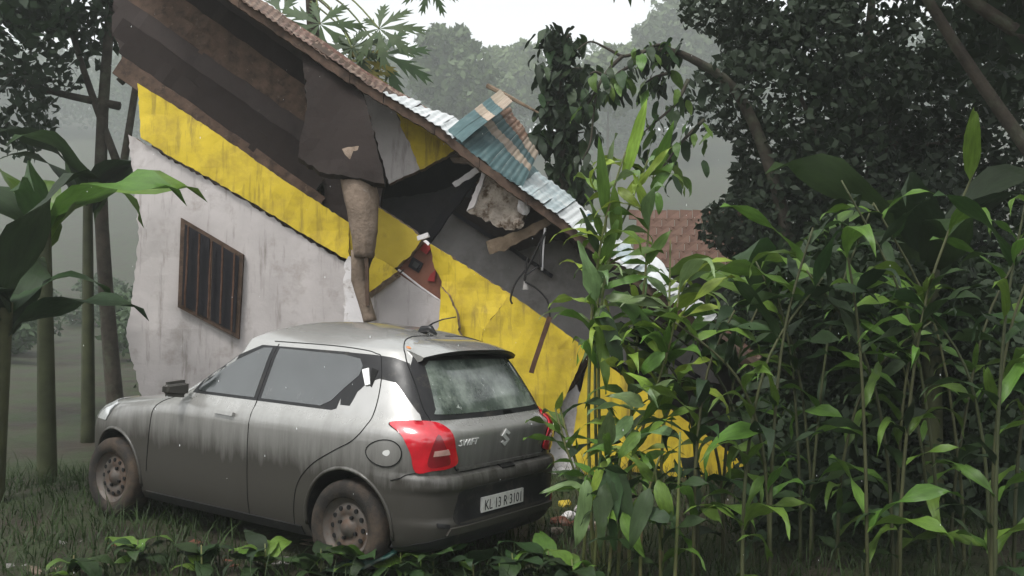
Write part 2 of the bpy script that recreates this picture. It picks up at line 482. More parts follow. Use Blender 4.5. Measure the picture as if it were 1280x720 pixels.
# torn-up stretch of sheeting: raised field of coloured cells and the folded flap on its left
torn = empty('torn_roof_sheeting', at(600, 190, 10.0), 'torn teal and tan striped roof sheeting bent up off the roof edge', 'roof sheet')
def quadgrid(A, B, C, D, us, vs, colour, name, seed, th=.012):
    A, B, C, D = [at(*p) for p in (A, B, C, D)]; rs = random.Random(seed)
    def q(u, v): return (A.lerp(B, u)).lerp(D.lerp(C, u), v)
    for j in range(len(vs) - 1):
        for i in range(len(us) - 1):
            g = .001
            P = [q(us[i] + g, vs[j] + g), q(us[i + 1] - g, vs[j] + g), q(us[i + 1] - g, vs[j + 1] - g), q(us[i] + g, vs[j + 1] - g)]
            o = Vector((0, rs.uniform(-.012, .008), rs.uniform(-.003, .003)))
            corrugated(name, [p + o for p in P], colour(i, j), torn, .076, .005, .035, seed + i * .3, px=False)
quadgrid((569, 176, 9.62), (652, 236, 9.62), (673, 192, 10.4), (634, 128, 10.5), [0, .17, .34, .5, .66, .83, 1], [0, .46, .62, .80, 1],
         lambda i, j: [shtT, shtN, shtT, shtB][j] if not (j == 3 and i > 3) else shtN, 'roof_sheet', 50)
quadgrid((558, 164, 9.75), (578, 178, 9.55), (641, 128, 9.95), (626, 112, 10.3), [0, .5, 1], [0, .5, .64, .8, 1], lambda i, j: [shtT, shtN, shtT, shtN][j], 'roof_sheet', 90)
slab('roof_sheet', [(618, 139, 10.0), (637, 126, 10.0), (640, 132, 10.05), (628, 138, 10.05)], .02, shtW, torn, warp=.01)
m = MB(); m.tube([at(609, 107, 10.9), at(636, 121, 10.8), at(673, 141, 10.7)], [.03, .026, .012], 6)
b_ = m.build('roof_batten', wood); tag(b_, 'thin grey batten sticking out behind the torn roof sheeting', 'batten')

# deep inside
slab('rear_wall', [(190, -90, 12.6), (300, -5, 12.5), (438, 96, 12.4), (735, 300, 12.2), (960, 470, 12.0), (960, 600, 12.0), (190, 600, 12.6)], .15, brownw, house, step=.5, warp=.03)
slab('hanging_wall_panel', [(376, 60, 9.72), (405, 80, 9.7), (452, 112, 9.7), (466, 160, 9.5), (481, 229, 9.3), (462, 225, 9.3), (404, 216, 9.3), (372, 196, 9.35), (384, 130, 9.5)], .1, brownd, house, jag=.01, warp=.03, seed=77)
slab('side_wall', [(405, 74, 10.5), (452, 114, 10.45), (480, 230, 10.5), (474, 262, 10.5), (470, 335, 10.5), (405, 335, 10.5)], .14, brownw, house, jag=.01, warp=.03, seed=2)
slab('grey_corner_wall', [(453, 112, 10.30), (491, 130, 10.30), (526, 211, 10.25), (486, 230, 10.25)], .12, pale, house, jag=.01, warp=.015, seed=4, core=corem)
slab('yellow_corner_wall', [(490, 128, 10.26), (545, 160, 10.26), (573, 183, 10.24), (553, 197, 10.22), (525, 212, 10.22)], .12, yel, house, jag=.012, warp=.015, seed=5, core=corem)
slab('dark_void_board', [(462, 236, 11.2), (487, 228, 11.2), (560, 196, 11.2), (606, 208, 11.2), (565, 250, 11.2), (540, 246, 11.2), (476, 256, 11.2)], .05, dark, house, warp=.04, seed=6)  # dark board standing in for the shaded void under the roof
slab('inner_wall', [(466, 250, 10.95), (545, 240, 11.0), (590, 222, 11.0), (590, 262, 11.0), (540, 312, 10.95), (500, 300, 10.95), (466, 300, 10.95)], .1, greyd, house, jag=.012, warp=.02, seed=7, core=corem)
slab('inner_wall', [(536, 306, 10.8), (552, 274, 10.8), (566, 262, 10.82), (600, 283, 10.8), (645, 312, 10.8), (700, 292, 10.7), (740, 306, 10.7), (790, 350, 10.6), (860, 402, 10.6), (900, 480, 10.6), (735, 445, 10.6), (640, 376, 10.7)], .12, greyw, house, jag=.01, warp=.03, seed=8, core=corem)
slab('broken_soffit', [(560, 262, 10.66), (582, 246, 10.64), (640, 250, 10.6), (690, 268, 10.5), (724, 298, 10.4), (700, 300, 10.5), (648, 314, 10.64), (604, 288, 10.66)], .05, brownw, house, jag=.015, warp=.03, seed=9)
slab('broken_soffit', [(700, 284, 9.78), (735, 308, 9.75), (800, 356, 9.7), (860, 405, 9.7), (850, 416, 9.9), (780, 372, 10.1), (726, 322, 10.2)], .04, brownw, house, jag=.015, warp=.02, seed=10)
# boards and ties
def board(name, a, b, w, d, mat, parent=house, **k):
    A, B = at(*a), at(*b); ax = (B - A).normalized(); L = (B - A).length
    n = Vector((0, -1, 0)); s = ax.cross(n).normalized(); n = s.cross(ax)
    rs = random.Random(int(a[0])); V, F = [], []; K = max(2, int(L / .12))
    for i in range(K + 1):
        t = i / K; c = A.lerp(B, t) + s * rs.gauss(0, .004) + n * rs.gauss(0, .004)
        if i in (0, K): e = rs.uniform(-.02, .02)
        else: e = 0
        for sx, sn in ((-1, -1), (1, -1), (1, 1), (-1, 1)):
            V.append(c + s * sx * w / 2 * (1 + rs.uniform(-.06, .06)) + n * sn * d / 2 + ax * (e + rs.uniform(-.008, .008)))
    for i in range(K):
        for j in range(4): F.append((i * 4 + j, i * 4 + (j + 1) % 4, i * 4 + 4 + (j + 1) % 4, i * 4 + 4 + j))
    F += [(0, 1, 2, 3), (K * 4 + 3, K * 4 + 2, K * 4 + 1, K * 4)]
    m = MB(); m.v = V; m.f = F; o = m.build(name, mat, parent)
    bm = bmesh.new(); bm.from_mesh(o.data); bmesh.ops.recalc_face_normals(bm, faces=bm.faces); bm.to_mesh(o.data); bm.free()
    return o
board('rafter', (603, 206, 10.4), (532, 303, 10.6), .10, .08, dark)
board('rafter', (562, 262, 10.6), (690, 345, 10.6), .045, .05, dark)
board('rafter', (775, 404, 10.45), (872, 472, 10.45), .05, .05, dark)
slab('plaster_edge', [(562, 197, 10.3), (588, 195, 10.25), (606, 211, 10.2), (600, 215, 10.2), (584, 204, 10.25), (566, 203, 10.3)], .05, trunkm, house, step=.06, jag=.006)
o = slab('plaster_fragment', [(565, 229, 10.3), (594, 209, 10.2), (599, 215, 10.2), (569, 234, 10.3)], .04, white, None, step=.06, jag=.006)
tag(o, 'thin white plaster strip wedged in the dark gap below the roof', 'plaster')

# yellow bands, pale wall, door
slab('yellow_wall', [(469, 256, 10.15), (498, 275, 10.12), (528, 298, 10.1), (513, 320, 10.12), (492, 335, 10.15), (468, 322, 10.2)], .13, yel_shade, house, jag=.008, warp=.02, seed=11, core=corem)
slab('yellow_wall', [(468, 320, 10.12), (492, 334, 10.0), (497, 339, 9.98), (478, 351, 9.95), (460, 367, 9.95), (456, 348, 10.0)], .12, yel, house, jag=.008, warp=.02, seed=12, core=corem)
slab('yellow_wall', [(425, 276, 10.35), (447, 289, 10.3), (449, 324, 10.3), (425, 316, 10.35)], .1, yel, house, jag=.008, seed=13, core=corem)
door = slab('door', [(529, 299, 10.28), (556, 333, 10.22), (553, 379, 10.22), (496, 340, 10.28), (513, 320, 10.28)], .05, doorm, house, warp=.006)
slab('door_panel', [(532, 303, 10.24), (540, 309, 10.23), (533, 318, 10.23), (525, 312, 10.24)], .03, redm, door)
slab('door_panel', [(538, 343, 10.2), (545, 337, 10.2), (543, 352, 10.2), (534, 351, 10.2)], .03, redm, door)
slab('door_grille', [(510, 333, 10.24), (516, 321, 10.24), (529, 329, 10.23), (523, 341, 10.23)], .03, dark, door)
slab('door_grille', [(515, 332, 10.225), (518, 326, 10.225), (525, 330, 10.215), (521, 336, 10.215)], .02, greyd, door)
m = MB(); m.tube([at(498, 337, 10.18), at(526, 359, 10.16), at(553, 378, 10.14)], .012, 6); m.build('door_trim', white, door)
m = MB(); m.tube([at(505, 337, 10.1), at(497, 344, 10.05), at(489, 346, 10.02)], .008, 5); m.build('hinge', wirem, door)
board('lintel_end', (523, 297, 9.98), (537, 293, 9.95), .05, .06, white)
board('lintel_end', (530, 300, 9.95), (538, 307, 9.93), .03, .03, white)
slab('pale_wall', [(492, 338, 10.15), (554, 380, 10.1), (552, 470, 10.0), (445, 470, 10.1), (460, 367, 10.15)], .12, pale, house, warp=.012, seed=14, edges=[0])
# the long yellow parapet is split in three by its cracks
slab('yellow_parapet', [(537, 304, 10.1), (550, 312, 10.05), (596, 341, 10.0), (637, 367, 9.96), (628, 382, 9.95), (604, 412, 9.92), (590, 500, 9.9), (560, 500, 9.95), (556, 400, 10.02), (552, 352, 10.1), (543, 335, 10.1)], .16, yel, house, step=.07, jag=.008, warp=.03, seed=15, core=corem)
slab('yellow_parapet', [(637, 367, 9.93), (690, 404, 9.88), (733, 436, 9.85), (717, 474, 9.85), (704, 501, 9.85), (690, 545, 9.84), (640, 600, 9.84), (592, 600, 9.86), (604, 412, 9.9), (628, 382, 9.92)], .16, yel, house, jag=.006, warp=.025, seed=16, core=corem)
slab('yellow_fold', [(551, 358, 9.9), (560, 368, 9.86), (571, 392, 9.82), (578, 440, 9.8), (560, 470, 9.8), (546, 430, 9.85), (549, 395, 9.9)], .08, yel, house, step=.07, jag=.008, warp=.03, seed=17, core=corem)
slab('crack_edge', [(733, 436, 10.02), (739, 444, 10.0), (717, 484, 10.0), (705, 494, 10.02), (716, 472, 10.02)], .1, beamm, house, seed=18)
slab('plinth_wall', [(704, 496, 10.06), (717, 478, 10.04), (730, 500, 10.02), (722, 560, 10.0), (742, 640, 9.95), (680, 640, 10.0), (688, 560, 10.05)], .14, white, house, jag=.012, warp=.015, seed=19, core=corem)
slab('yellow_parapet', [(738, 440, 9.95), (786, 476, 9.9), (842, 514, 9.86), (905, 560, 9.8), (990, 625, 9.75), (985, 660, 9.75), (900, 640, 9.8), (830, 590, 9.84), (780, 590, 9.86), (738, 604, 9.9), (714, 568, 9.92), (722, 505, 9.94)], .16, yel, house, jag=.006, warp=.025, seed=20, core=corem)
slab('lower_wall', [(780, 586, 10.0), (850, 560, 9.96), (990, 640, 9.9), (990, 700, 9.9), (700, 680, 10.0), (738, 600, 10.0)], .14, white, house, jag=.01, seed=21, core=corem)

# things hanging and lying loose on the ruin
o = slab('concrete_slab', [(607, 213, 9.9), (630, 228, 9.85), (651, 243, 9.85), (657, 266, 9.88), (643, 288, 9.9), (616, 281, 9.95), (583, 264, 10.0), (593, 240, 9.97)], .17, rubm, None, step=.05, jag=.02, warp=.032, seed=31)
tag(o, 'brown dirt-caked broken concrete slab hanging under the roof edge', 'concrete slab')
o = slab('plaster_edge_strip', [(583, 264, 9.93), (592, 259, 9.88), (600, 238, 9.84), (607, 216, 9.82), (602, 214, 9.84), (594, 238, 9.87)], .025, pale, None, step=.05, jag=.007, warp=.01)
tag(o, 'white plaster strip along the left edge of the hanging concrete slab', 'plaster')
def rock(name, c, r, mat, seed, label, cat, group=None, sq=(1, 1, 1)):
    bm = bmesh.new(); bmesh.ops.create_icosphere(bm, subdivisions=2, radius=1)
    for v in bm.verts:
        k = 1 + .35 * noise.noise(v.co * 1.3 + Vector((seed * 5.3, 0, 0))) + .15 * noise.noise(v.co * 3 + Vector((0, seed * 2.1, 0)))
        v.co = Vector((v.co.x * sq[0], v.co.y * sq[1], v.co.z * sq[2])) * k * r
    me = bpy.data.meshes.new(name); bm.to_mesh(me); bm.free()
    return tag(link(name, me, mat, None, c), label, cat, group)
rock('plaster_lump', at(655, 258, 9.82), .085, white, 3, 'rough white plaster lump stuck on the right end of the concrete slab', 'plaster', sq=(.8, .7, 1.3))
rock('plaster_lump', at(648, 279, 9.82), .06, rubm, 4, 'small grey lump under the right corner of the hanging concrete slab', 'plaster')
o = slab('broken_plank', [(608, 302, 10.0), (625, 296, 9.97), (655, 286, 9.92), (691, 268, 9.85), (694, 276, 9.85), (664, 295, 9.92), (634, 312, 9.97), (612, 318, 10.0)], .10, wood, None, step=.06, jag=.012, warp=.05, seed=32)
tag(o, 'splintered brown plank slanting below the concrete slab', 'plank')
cab = empty('electric_cables', at(682, 288, 9.8), 'black electric cables dangling from the roof edge down the grey wall', 'cable')
for k, L in enumerate([[(683, 286), (676, 300), (662, 330), (645, 352), (638, 372), (640, 380)], [(684, 287), (674, 306), (664, 326), (656, 346), (657, 352)], [(681, 285), (678, 312), (677, 338)], [(683, 290), (677, 305), (676, 334)],
                       [(657, 350), (658, 332), (660, 322)], [(657, 344), (668, 336), (672, 334)], [(656, 352), (672, 362), (684, 376), (687, 392), (686, 400)]]):
    m = MB(); m.tube([at(x + random.Random(k).uniform(-.5, .5), y, 9.8 - .02 * k) for x, y in smoothline(L, 4)], .011 if k not in (2, 3) else .014, 5)
    m.build('cable', wirem if k not in (2,) else white, cab, True)
m = MB(); m.tube([at(657, 352, 9.7), at(657, 362, 9.7)], [.02, .035], 8); m.build('lamp_holder', greyw, cab)
o = board('iron_rod', (687, 396, 9.62), (664, 466, 9.60), .05, .03, rust, None); tag(o, 'rusty iron strip dangling in front of the yellow parapet', 'iron strip')

# leaning post at the left with its broken foot
post = empty('leaning_post', at(452, 390, 9.5), 'thick weathered grey post leaning before the brown wall above the car roof', 'post')
def trunk(name, pts, rad, mat, parent, n=14, amp=.12, seed=0):
    m = MB(); L = []; RR = []
    for i in range(len(pts) - 1):
        for k in range(5):
            t = k / 5; L.append(Vector(pts[i]).lerp(Vector(pts[i + 1]), t)); RR.append(rad[i] + (rad[i + 1] - rad[i]) * t)
    L.append(Vector(pts[-1])); RR.append(rad[-1])
    m.tube(L, RR, n)
    for i, v in enumerate(m.v):
        c = L[min(i // n, len(L) - 1)]; d = v - c
        q = d.normalized(); m.v[i] = c + d * (1 + amp * noise.noise(Vector((q.x * 2.6 + seed, q.y * 2.6, v.z * .9))) + amp * .5 * noise.noise(Vector((q.x * 7, q.y * 7 + seed, v.z * 2.5))) + amp * .25 * noise.noise(v * 14))
    return m.build(name, mat, parent, True)
trunk('shaft', [at(440, 190, 9.55), at(452, 250, 9.48), at(455, 290, 9.45), at(455, 322, 9.45)], [.17, .165, .135, .10], trunkm, post, 22, .16)
trunk('broken_foot', [at(447, 312, 9.47), at(449, 350, 9.5), at(456, 378, 9.5), at(463, 402, 9.5)], [.07, .085, .07, .07], trunkm, post, seed=4)
board('brace', (458, 318, 9.4), (460, 384, 9.42), .035, .04, beamm, post)
o = slab('broken_brick_wall', [(436, 320, 9.75), (447, 322, 9.75), (452, 372, 9.75), (460, 420, 9.75), (430, 420, 9.75), (430, 330, 9.75)], .1, white, None, jag=.015, seed=40)
tag(o, 'small stump of white wall behind the foot of the leaning post', 'wall')

# the same house goes on to the left
slab('side_wall', [(150, -100, 10.9), (404, 66, 10.7), (404, 262, 10.7), (300, 190, 10.7), (168, 106, 10.9), (140, 40, 10.9)], .14, brownw, house, step=.3, jag=.02, warp=.03, seed=41)
for i in range(8):
    e0, e1 = 18 + i * 25, 18 + i * 25 + random.Random(i).uniform(-3, 3)
    board('gable_board', (150 + random.Random(i + 9).uniform(-6, 8), -111 + e0, 10.55 - .012 * i), (398, 64 + e1, 10.5 - .012 * i), .232, .03, (brownw, beamm, brownd)[(i * 2 + i // 3) % 3])
slab('yellow_wall', [(172, 104, 10.35), (250, 152, 10.33), (350, 222, 10.3), (436, 278, 10.3), (436, 326, 10.28), (392, 300, 10.28), (300, 244, 10.3), (214, 196, 10.3), (176, 172, 10.3)], .14, yel, house, jag=.008, warp=.025, seed=42, core=corem)
slab('pale_wall', [(160, 168, 10.36), (300, 248, 10.35), (432, 328, 10.32), (440, 480, 10.3), (436, 640, 10.2), (170, 640, 10.3), (182, 520, 10.3), (158, 420, 10.32), (174, 300, 10.34)], .14, pale, house, step=.2, jag=.015, warp=.015, seed=45, core=corem)
wf = slab('window', [(226, 272, 10.28), (304, 318, 10.26), (298, 424, 10.24), (222, 384, 10.26)], .05, beamm, house, step=.3)
for (a, b, c, d) in [((231, 280), (262, 298), (259, 398), (227, 381)), ((266, 301), (299, 321), (294, 416), (263, 400))]:
    slab('pane', [(*a, 10.265), (*b, 10.255), (*c, 10.235), (*d, 10.245)], .03, dark, wf, step=.3)
for k in range(5):
    t = (k + .5) / 5; board('window_bar', (228 + 72 * t, 281 + 42 * t, 10.2), (224 + 72 * t, 379 + 40 * t, 10.18), .018, .018, rust, wf)
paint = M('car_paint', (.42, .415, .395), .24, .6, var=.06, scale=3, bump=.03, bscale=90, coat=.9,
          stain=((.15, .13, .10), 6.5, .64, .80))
def _mud_shade_low(m):
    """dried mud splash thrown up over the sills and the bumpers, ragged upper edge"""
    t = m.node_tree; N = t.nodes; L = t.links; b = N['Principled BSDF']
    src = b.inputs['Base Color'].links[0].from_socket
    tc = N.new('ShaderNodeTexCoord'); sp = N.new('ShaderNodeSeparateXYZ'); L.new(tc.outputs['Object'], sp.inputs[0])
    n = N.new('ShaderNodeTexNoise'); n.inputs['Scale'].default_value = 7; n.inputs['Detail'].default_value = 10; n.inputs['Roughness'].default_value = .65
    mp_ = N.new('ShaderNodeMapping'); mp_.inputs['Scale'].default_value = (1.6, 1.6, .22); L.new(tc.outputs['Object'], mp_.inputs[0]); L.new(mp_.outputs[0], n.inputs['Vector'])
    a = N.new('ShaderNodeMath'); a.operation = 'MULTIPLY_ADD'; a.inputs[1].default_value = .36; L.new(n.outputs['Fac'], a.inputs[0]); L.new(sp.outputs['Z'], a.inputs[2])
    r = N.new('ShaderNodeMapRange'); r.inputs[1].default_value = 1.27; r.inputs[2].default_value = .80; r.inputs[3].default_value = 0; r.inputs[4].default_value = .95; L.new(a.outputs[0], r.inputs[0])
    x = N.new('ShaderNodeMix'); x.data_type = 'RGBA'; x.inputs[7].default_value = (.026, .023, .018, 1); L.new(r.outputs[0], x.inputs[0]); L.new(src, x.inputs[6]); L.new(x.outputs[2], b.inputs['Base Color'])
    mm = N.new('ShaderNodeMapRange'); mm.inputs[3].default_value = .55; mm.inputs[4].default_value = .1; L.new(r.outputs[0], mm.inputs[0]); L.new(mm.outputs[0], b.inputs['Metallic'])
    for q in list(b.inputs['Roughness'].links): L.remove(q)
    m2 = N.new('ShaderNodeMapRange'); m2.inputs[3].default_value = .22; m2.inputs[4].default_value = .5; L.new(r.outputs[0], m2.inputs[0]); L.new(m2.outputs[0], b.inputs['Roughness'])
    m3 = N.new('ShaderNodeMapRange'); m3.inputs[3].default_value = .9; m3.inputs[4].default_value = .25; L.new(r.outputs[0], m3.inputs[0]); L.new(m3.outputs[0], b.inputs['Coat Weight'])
_mud_shade_low(paint)  # lower body darkened: part mud, part shade put into the colour
blackp = M('car_black_trim', (.018, .018, .019), .30, 0, bump=.05, stain=((.09, .08, .065), 7, .55, .85))
gapm = M('panel_gap', (.008, .008, .008), .8, bump=0)
glass_r = M('rear_glass', (.085, .105, .092), .10, 0, var=.5, scale=2.4, bump=.25, bscale=26, spec=.9, coat=1, stain=((.27, .31, .27), 2.6, .46, .62), stain2=((.50, .53, .50), 17, .63, .70), bdist=.004)  # pale film and white spots carry the pane's reflection and wet glints in colour
glass_s = M('side_glass', (.030, .034, .034), .08, 0, var=.4, scale=3, bump=.05, bscale=30, spec=.9, coat=1, stain=((.16, .16, .15), 5, .6, .85))
red_lens = M('red_lens', (.50, .006, .018), .16, 0, var=.35, scale=7, bump=.08, bscale=60, spec=.8, coat=1, bdist=.003)
red_dark = M('red_lens_dark', (.20, .004, .012), .2, 0, var=.3, scale=9, bump=.15, bscale=80, spec=.8, coat=1, bdist=.003)
clear_lens = M('pale_lens', (.50, .30, .26), .2, 0, var=.2, scale=20, bump=.1, spec=.8, coat=1)
badge_m = M('badge_silver', (.62, .62, .60), .3, .2, bump=0)
chrome = M('chrome', (.62, .62, .60), .2, 1, var=.1, bump=.03)
rubber = M('tyre_rubber', (.020, .018, .016), .8, 0, bump=.5, bscale=60, stain=((.07, .05, .035), 6, .42, .7))
steel = M('rusty_steel_rim', (.10, .088, .078), .55, .4, bump=.2, stain=((.09, .05, .03), 9, .45, .7))
plate_w = M('number_plate_white', (.55, .55, .52), .5, var=.12, scale=14, bump=.05, stain=((.22, .20, .16), 8, .55, .8))
plate_k = M('number_plate_ink', (.012, .012, .012), .5, bump=0)
bright = M('bright_white', (.75, .75, .73), .25, .2, bump=.02, coat=1)
head_lens = M('headlamp_lens', (.45, .46, .46), .1, .3, bump=.05, coat=1)
orange = M('orange_scuff', (.50, .20, .07), .5, bump=.05)

car = empty('parked_car', CAR_LOC, 'muddy silver grey hatchback with red tail lights parked before the collapsed yellow house', 'car')
car.rotation_euler = [R(a) for a in CAR_ROT]

def car_body():
    rr = [x / 14 * .92 for x in range(15)]
    th = [math.asin(r ** (NR / 2)) for r in rr]
    q0 = math.cos(th[-1]) ** (2 / NR)
    th += [math.acos((q0 * (1 - k / 30)) ** (NR / 2)) for k in range(1, 31)]
    qf = [.9 * k / 26 for k in range(1, 27)]
    th += [math.pi - math.acos(q ** (NF / 2)) for q in qf]
    r0 = math.sin(th[-1]) ** (2 / NF)
    th += [math.pi - math.asin((r0 * (1 - k / 10)) ** (NF / 2)) for k in range(1, 11)]
    ring = th + [-t for t in th[-2:0:-1]]
    vs_ = [.18 + (1.43 - .18) * k / 74 for k in range(75)] + [1.43 + x for x in (.01, .03, .06, .1, .15, .2, .27, .34, .42, .5, .6, .7, .8, .9, .97)]
    n = len(ring); V = [S(t, v) for v in vs_ for t in ring]; F = []
    for i in range(len(vs_) - 1):
        for k in range(n): F.append((i * n + k, i * n + (k + 1) % n, (i + 1) * n + (k + 1) % n, (i + 1) * n + k))
    F.append(tuple(range(n))); F.append(tuple((len(vs_) - 1) * n + k for k in range(n))[::-1])
    me = mesh('body', V, F, True)
    bm = bmesh.new(); bm.from_mesh(me); bmesh.ops.recalc_face_normals(bm, faces=bm.faces); bm.to_mesh(me); bm.free()
    me.polygons.foreach_set('use_smooth', [True] * len(me.polygons))
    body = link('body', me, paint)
    cut = MB()
    for x in (0, 2.45):
        for s in (-1, 1):
            cut.tube([(x, s * .56, .325), (x, s * 1.1, .325)], .345, 40)
    cm = mesh('cut', cut.v, cut.f)
    bm = bmesh.new(); bm.from_mesh(cm); bmesh.ops.recalc_face_normals(bm, faces=bm.faces); bm.to_mesh(cm); bm.free()
    co = link('cut', cm, blackp)
    md = body.modifiers.new('b', 'BOOLEAN'); md.operation = 'DIFFERENCE'; md.object = co; md.solver = 'EXACT'; md.material_mode = 'TRANSFER'
    dg = bpy.context.evaluated_depsgraph_get()
    nm = bpy.data.meshes.new_from_object(body.evaluated_get(dg)); nm.name = 'body'
    bpy.data.objects.remove(body); bpy.data.objects.remove(co)
    nm.set_sharp_from_angle(angle=R(38))
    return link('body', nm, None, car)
body = car_body()

def rear(y, z): return th_rear(y, z), z
def side(x, z): return th_side(x, z), z
def wrap(a, z): return R(a / .012), z
def front(y, z): return math.copysign(math.pi - math.asin(min(1, (abs(y) / car_w(z)) ** (NF / 2))), y if y else 1), z
def mir(fn): return lambda a, z: (-fn(a, z)[0], fn(a, z)[1])

def patch(name, poly, fn, off, mat, parent=car, step=.035, skirt=.03):
    p2, T, B = fill(poly, step)
    top, low = [], []
    for p in p2:
        t, v = fn(*p); n = SN(t, v); q = S(t, v)
        top.append(q + n * off); low.append(q - n * skirt)
    nv = len(top); F = [tuple(t) for t in T] + [tuple(i + nv for i in t[::-1]) for t in T]
    for i in range(len(B)):
        a, b = B[i], B[(i + 1) % len(B)]; F.append((b, a, a + nv, b + nv))
    me = mesh(name, top + low, F)
    bm = bmesh.new(); bm.from_mesh(me); bmesh.ops.recalc_face_normals(bm, faces=bm.faces); bm.to_mesh(me); bm.free()
    me.polygons.foreach_set('use_smooth', [True] * len(me.polygons)); me.set_sharp_from_angle(angle=R(45))
    return link(name, me, mat, parent)

def seam(name, pts, fn, w=.004, off=.0015, mat=gapm, parent=body, n=6):
    L = smoothline(pts, n) if n > 1 else pts
    mb = MB(); W = []
    for p in L:
        t, v = fn(*p); W.append(S(t, v) + SN(t, v) * off)
    mb.tube(W, w / 2 + .001, 5)
    return mb.build(name, mat, parent, centre=False)

# glass, pillars
RG = [(-.57, 1.045), (-.60, 1.03), (-.45, 1.022), (.0, 1.018), (.45, 1.022), (.60, 1.03), (.575, 1.06), (.50, 1.34), (.45, 1.372), (0, 1.378), (-.45, 1.372), (-.50, 1.34)]
rw = patch('rear_window', [(-.685, 1.01), (0, 1.0), (.685, 1.01), (.672, 1.06), (.628, 1.2), (.582, 1.33), (.53, 1.392), (0, 1.397), (-.53, 1.392), (-.582, 1.33), (-.628, 1.2), (-.672, 1.06)], rear, .003, blackp)
patch('pane', [(p[0] * 1.0, 1.2 + (p[1] - 1.2) * .93) for p in RG], rear, .0065, glass_r, rw)
pil = [(77 * .012, 1.06), (74 * .012, 1.15), (69 * .012, 1.215), (62 * .012, 1.242), (50 * .012, 1.226), (43 * .012, 1.149), (35 * .012, 1.062), (30 * .012, 1.024), (28 * .012, 1.06), (30 * .012, 1.2), (34 * .012, 1.345), (48 * .012, 1.375), (62 * .012, 1.385), (80 * .012, 1.39), (80 * .012, 1.06)]
RDW = [(.22, 1.08), (.15, 1.16), (.06, 1.25), (.055, 1.31), (.10, 1.355), (.25, 1.372), (.86, 1.38), (.86, 1.04), (.30, 1.04)]
FDW = [(.93, 1.04), (.93, 1.38), (1.02, 1.375), (1.25, 1.27), (1.50, 1.11), (1.54, 1.04)]
BND = [(.16, 1.035), (.12, 1.36), (.22, 1.392), (1.05, 1.395), (1.27, 1.30), (1.56, 1.11), (1.60, 1.022), (.2, 1.022)]
for f in (1, -1):
    fw, fs = (wrap, side) if f == 1 else (mir(wrap), mir(side))
    patch('pillar_trim', pil, fw, .0025, blackp)
    patch('window_trim', BND, fs, .002, blackp, step=.05)
    w1 = patch('rear_door_window', RDW, fs, .0045, glass_s, step=.05)
    patch('front_door_window', FDW, fs, .0045, glass_s, step=.05)
    patch('door_handle_glint', [(-.02, 1.19), (.045, 1.285), (.0, 1.30), (-.055, 1.20)], fs, .012, bright, step=.03)  # handle in the black pillar, its white reflection painted as a bright strip
    patch('handle_recess', [(-.065, 1.185), (-.075, 1.29), (-.02, 1.305), (-.045, 1.2)], fs, .0052, gapm, step=.03)
    # panel gaps of the doors
    seam('door_gap', [(.47, .22), (.43, .50), (.30, .66), (.10, .78), (-.05, .86), (-.13, .96), (-.145, 1.09), (-.11, 1.26), (-.05, 1.375), (.0, 1.395), (.10, 1.412), (.40, 1.426), (.95, 1.426)], fs)
    seam('door_gap', [(.90, .22), (.90, .60), (.895, 1.0), (.895, 1.41)], fs)
    seam('door_gap', [(2.02, .40), (1.98, .70), (1.93, .90), (1.72, 1.0)], fs)
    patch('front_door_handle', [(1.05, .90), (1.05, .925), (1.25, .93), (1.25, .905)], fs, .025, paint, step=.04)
    patch('sill_trim', [(.40, .19), (.40, .25), (2.05, .25), (2.05, .19)], fs, .01, blackp, step=.08)
    # arch lips round the wheel openings
    for wx in (0, 2.45):
        mb = MB(); L = []
        for k in range(33):
            a = R(-8 + 196 * k / 32); x, z = wx + .352 * math.cos(a), .325 + .352 * math.sin(a)
            if z > .2:
                t, v = fs(x, z); L.append(S(t, v) + SN(t, v) * .001)
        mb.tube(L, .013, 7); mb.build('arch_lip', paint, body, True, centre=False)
# the windscreen and nose, turned away
ws = [(-.62, 1.03), (.62, 1.03), (.52, 1.385), (-.52, 1.385)]
patch('windscreen', ws, front, .004, glass_s, step=.06)
for s in (1, -1):
    patch('headlight', [(2.62, .72), (2.50, .86), (2.75, .875), (3.0, .80), (3.02, .71)], side if s == 1 else mir(side), .008, head_lens, step=.05)
    mb = MB()
    for k in range(1): mb.box((0, 0, 0), (.11, .20, .13))
    me = mesh('wing_mirror', [Vector((v.x * (1 - .35 * (v.y > 0)), v.y, v.z * (1 - .25 * (v.y > 0)))) for v in mb.v], mb.f)
    bm = bmesh.new(); bm.from_mesh(me); bmesh.ops.bevel(bm, geom=bm.edges[:], offset=.03, segments=3, affect='EDGES'); bm.to_mesh(me); bm.free()
    link('wing_mirror', me, paint, car, (1.62, s * .93, 1.05), (0, 0, 0 if s == 1 else math.pi))
patch('grille', [(-.5, .58), (.5, .58), (.46, .70), (-.46, .70)], front, .004, blackp, step=.06)
patch('number_plate', [(-.24, .42), (.24, .42), (.24, .53), (-.24, .53)], front, .02, plate_w, step=.06)

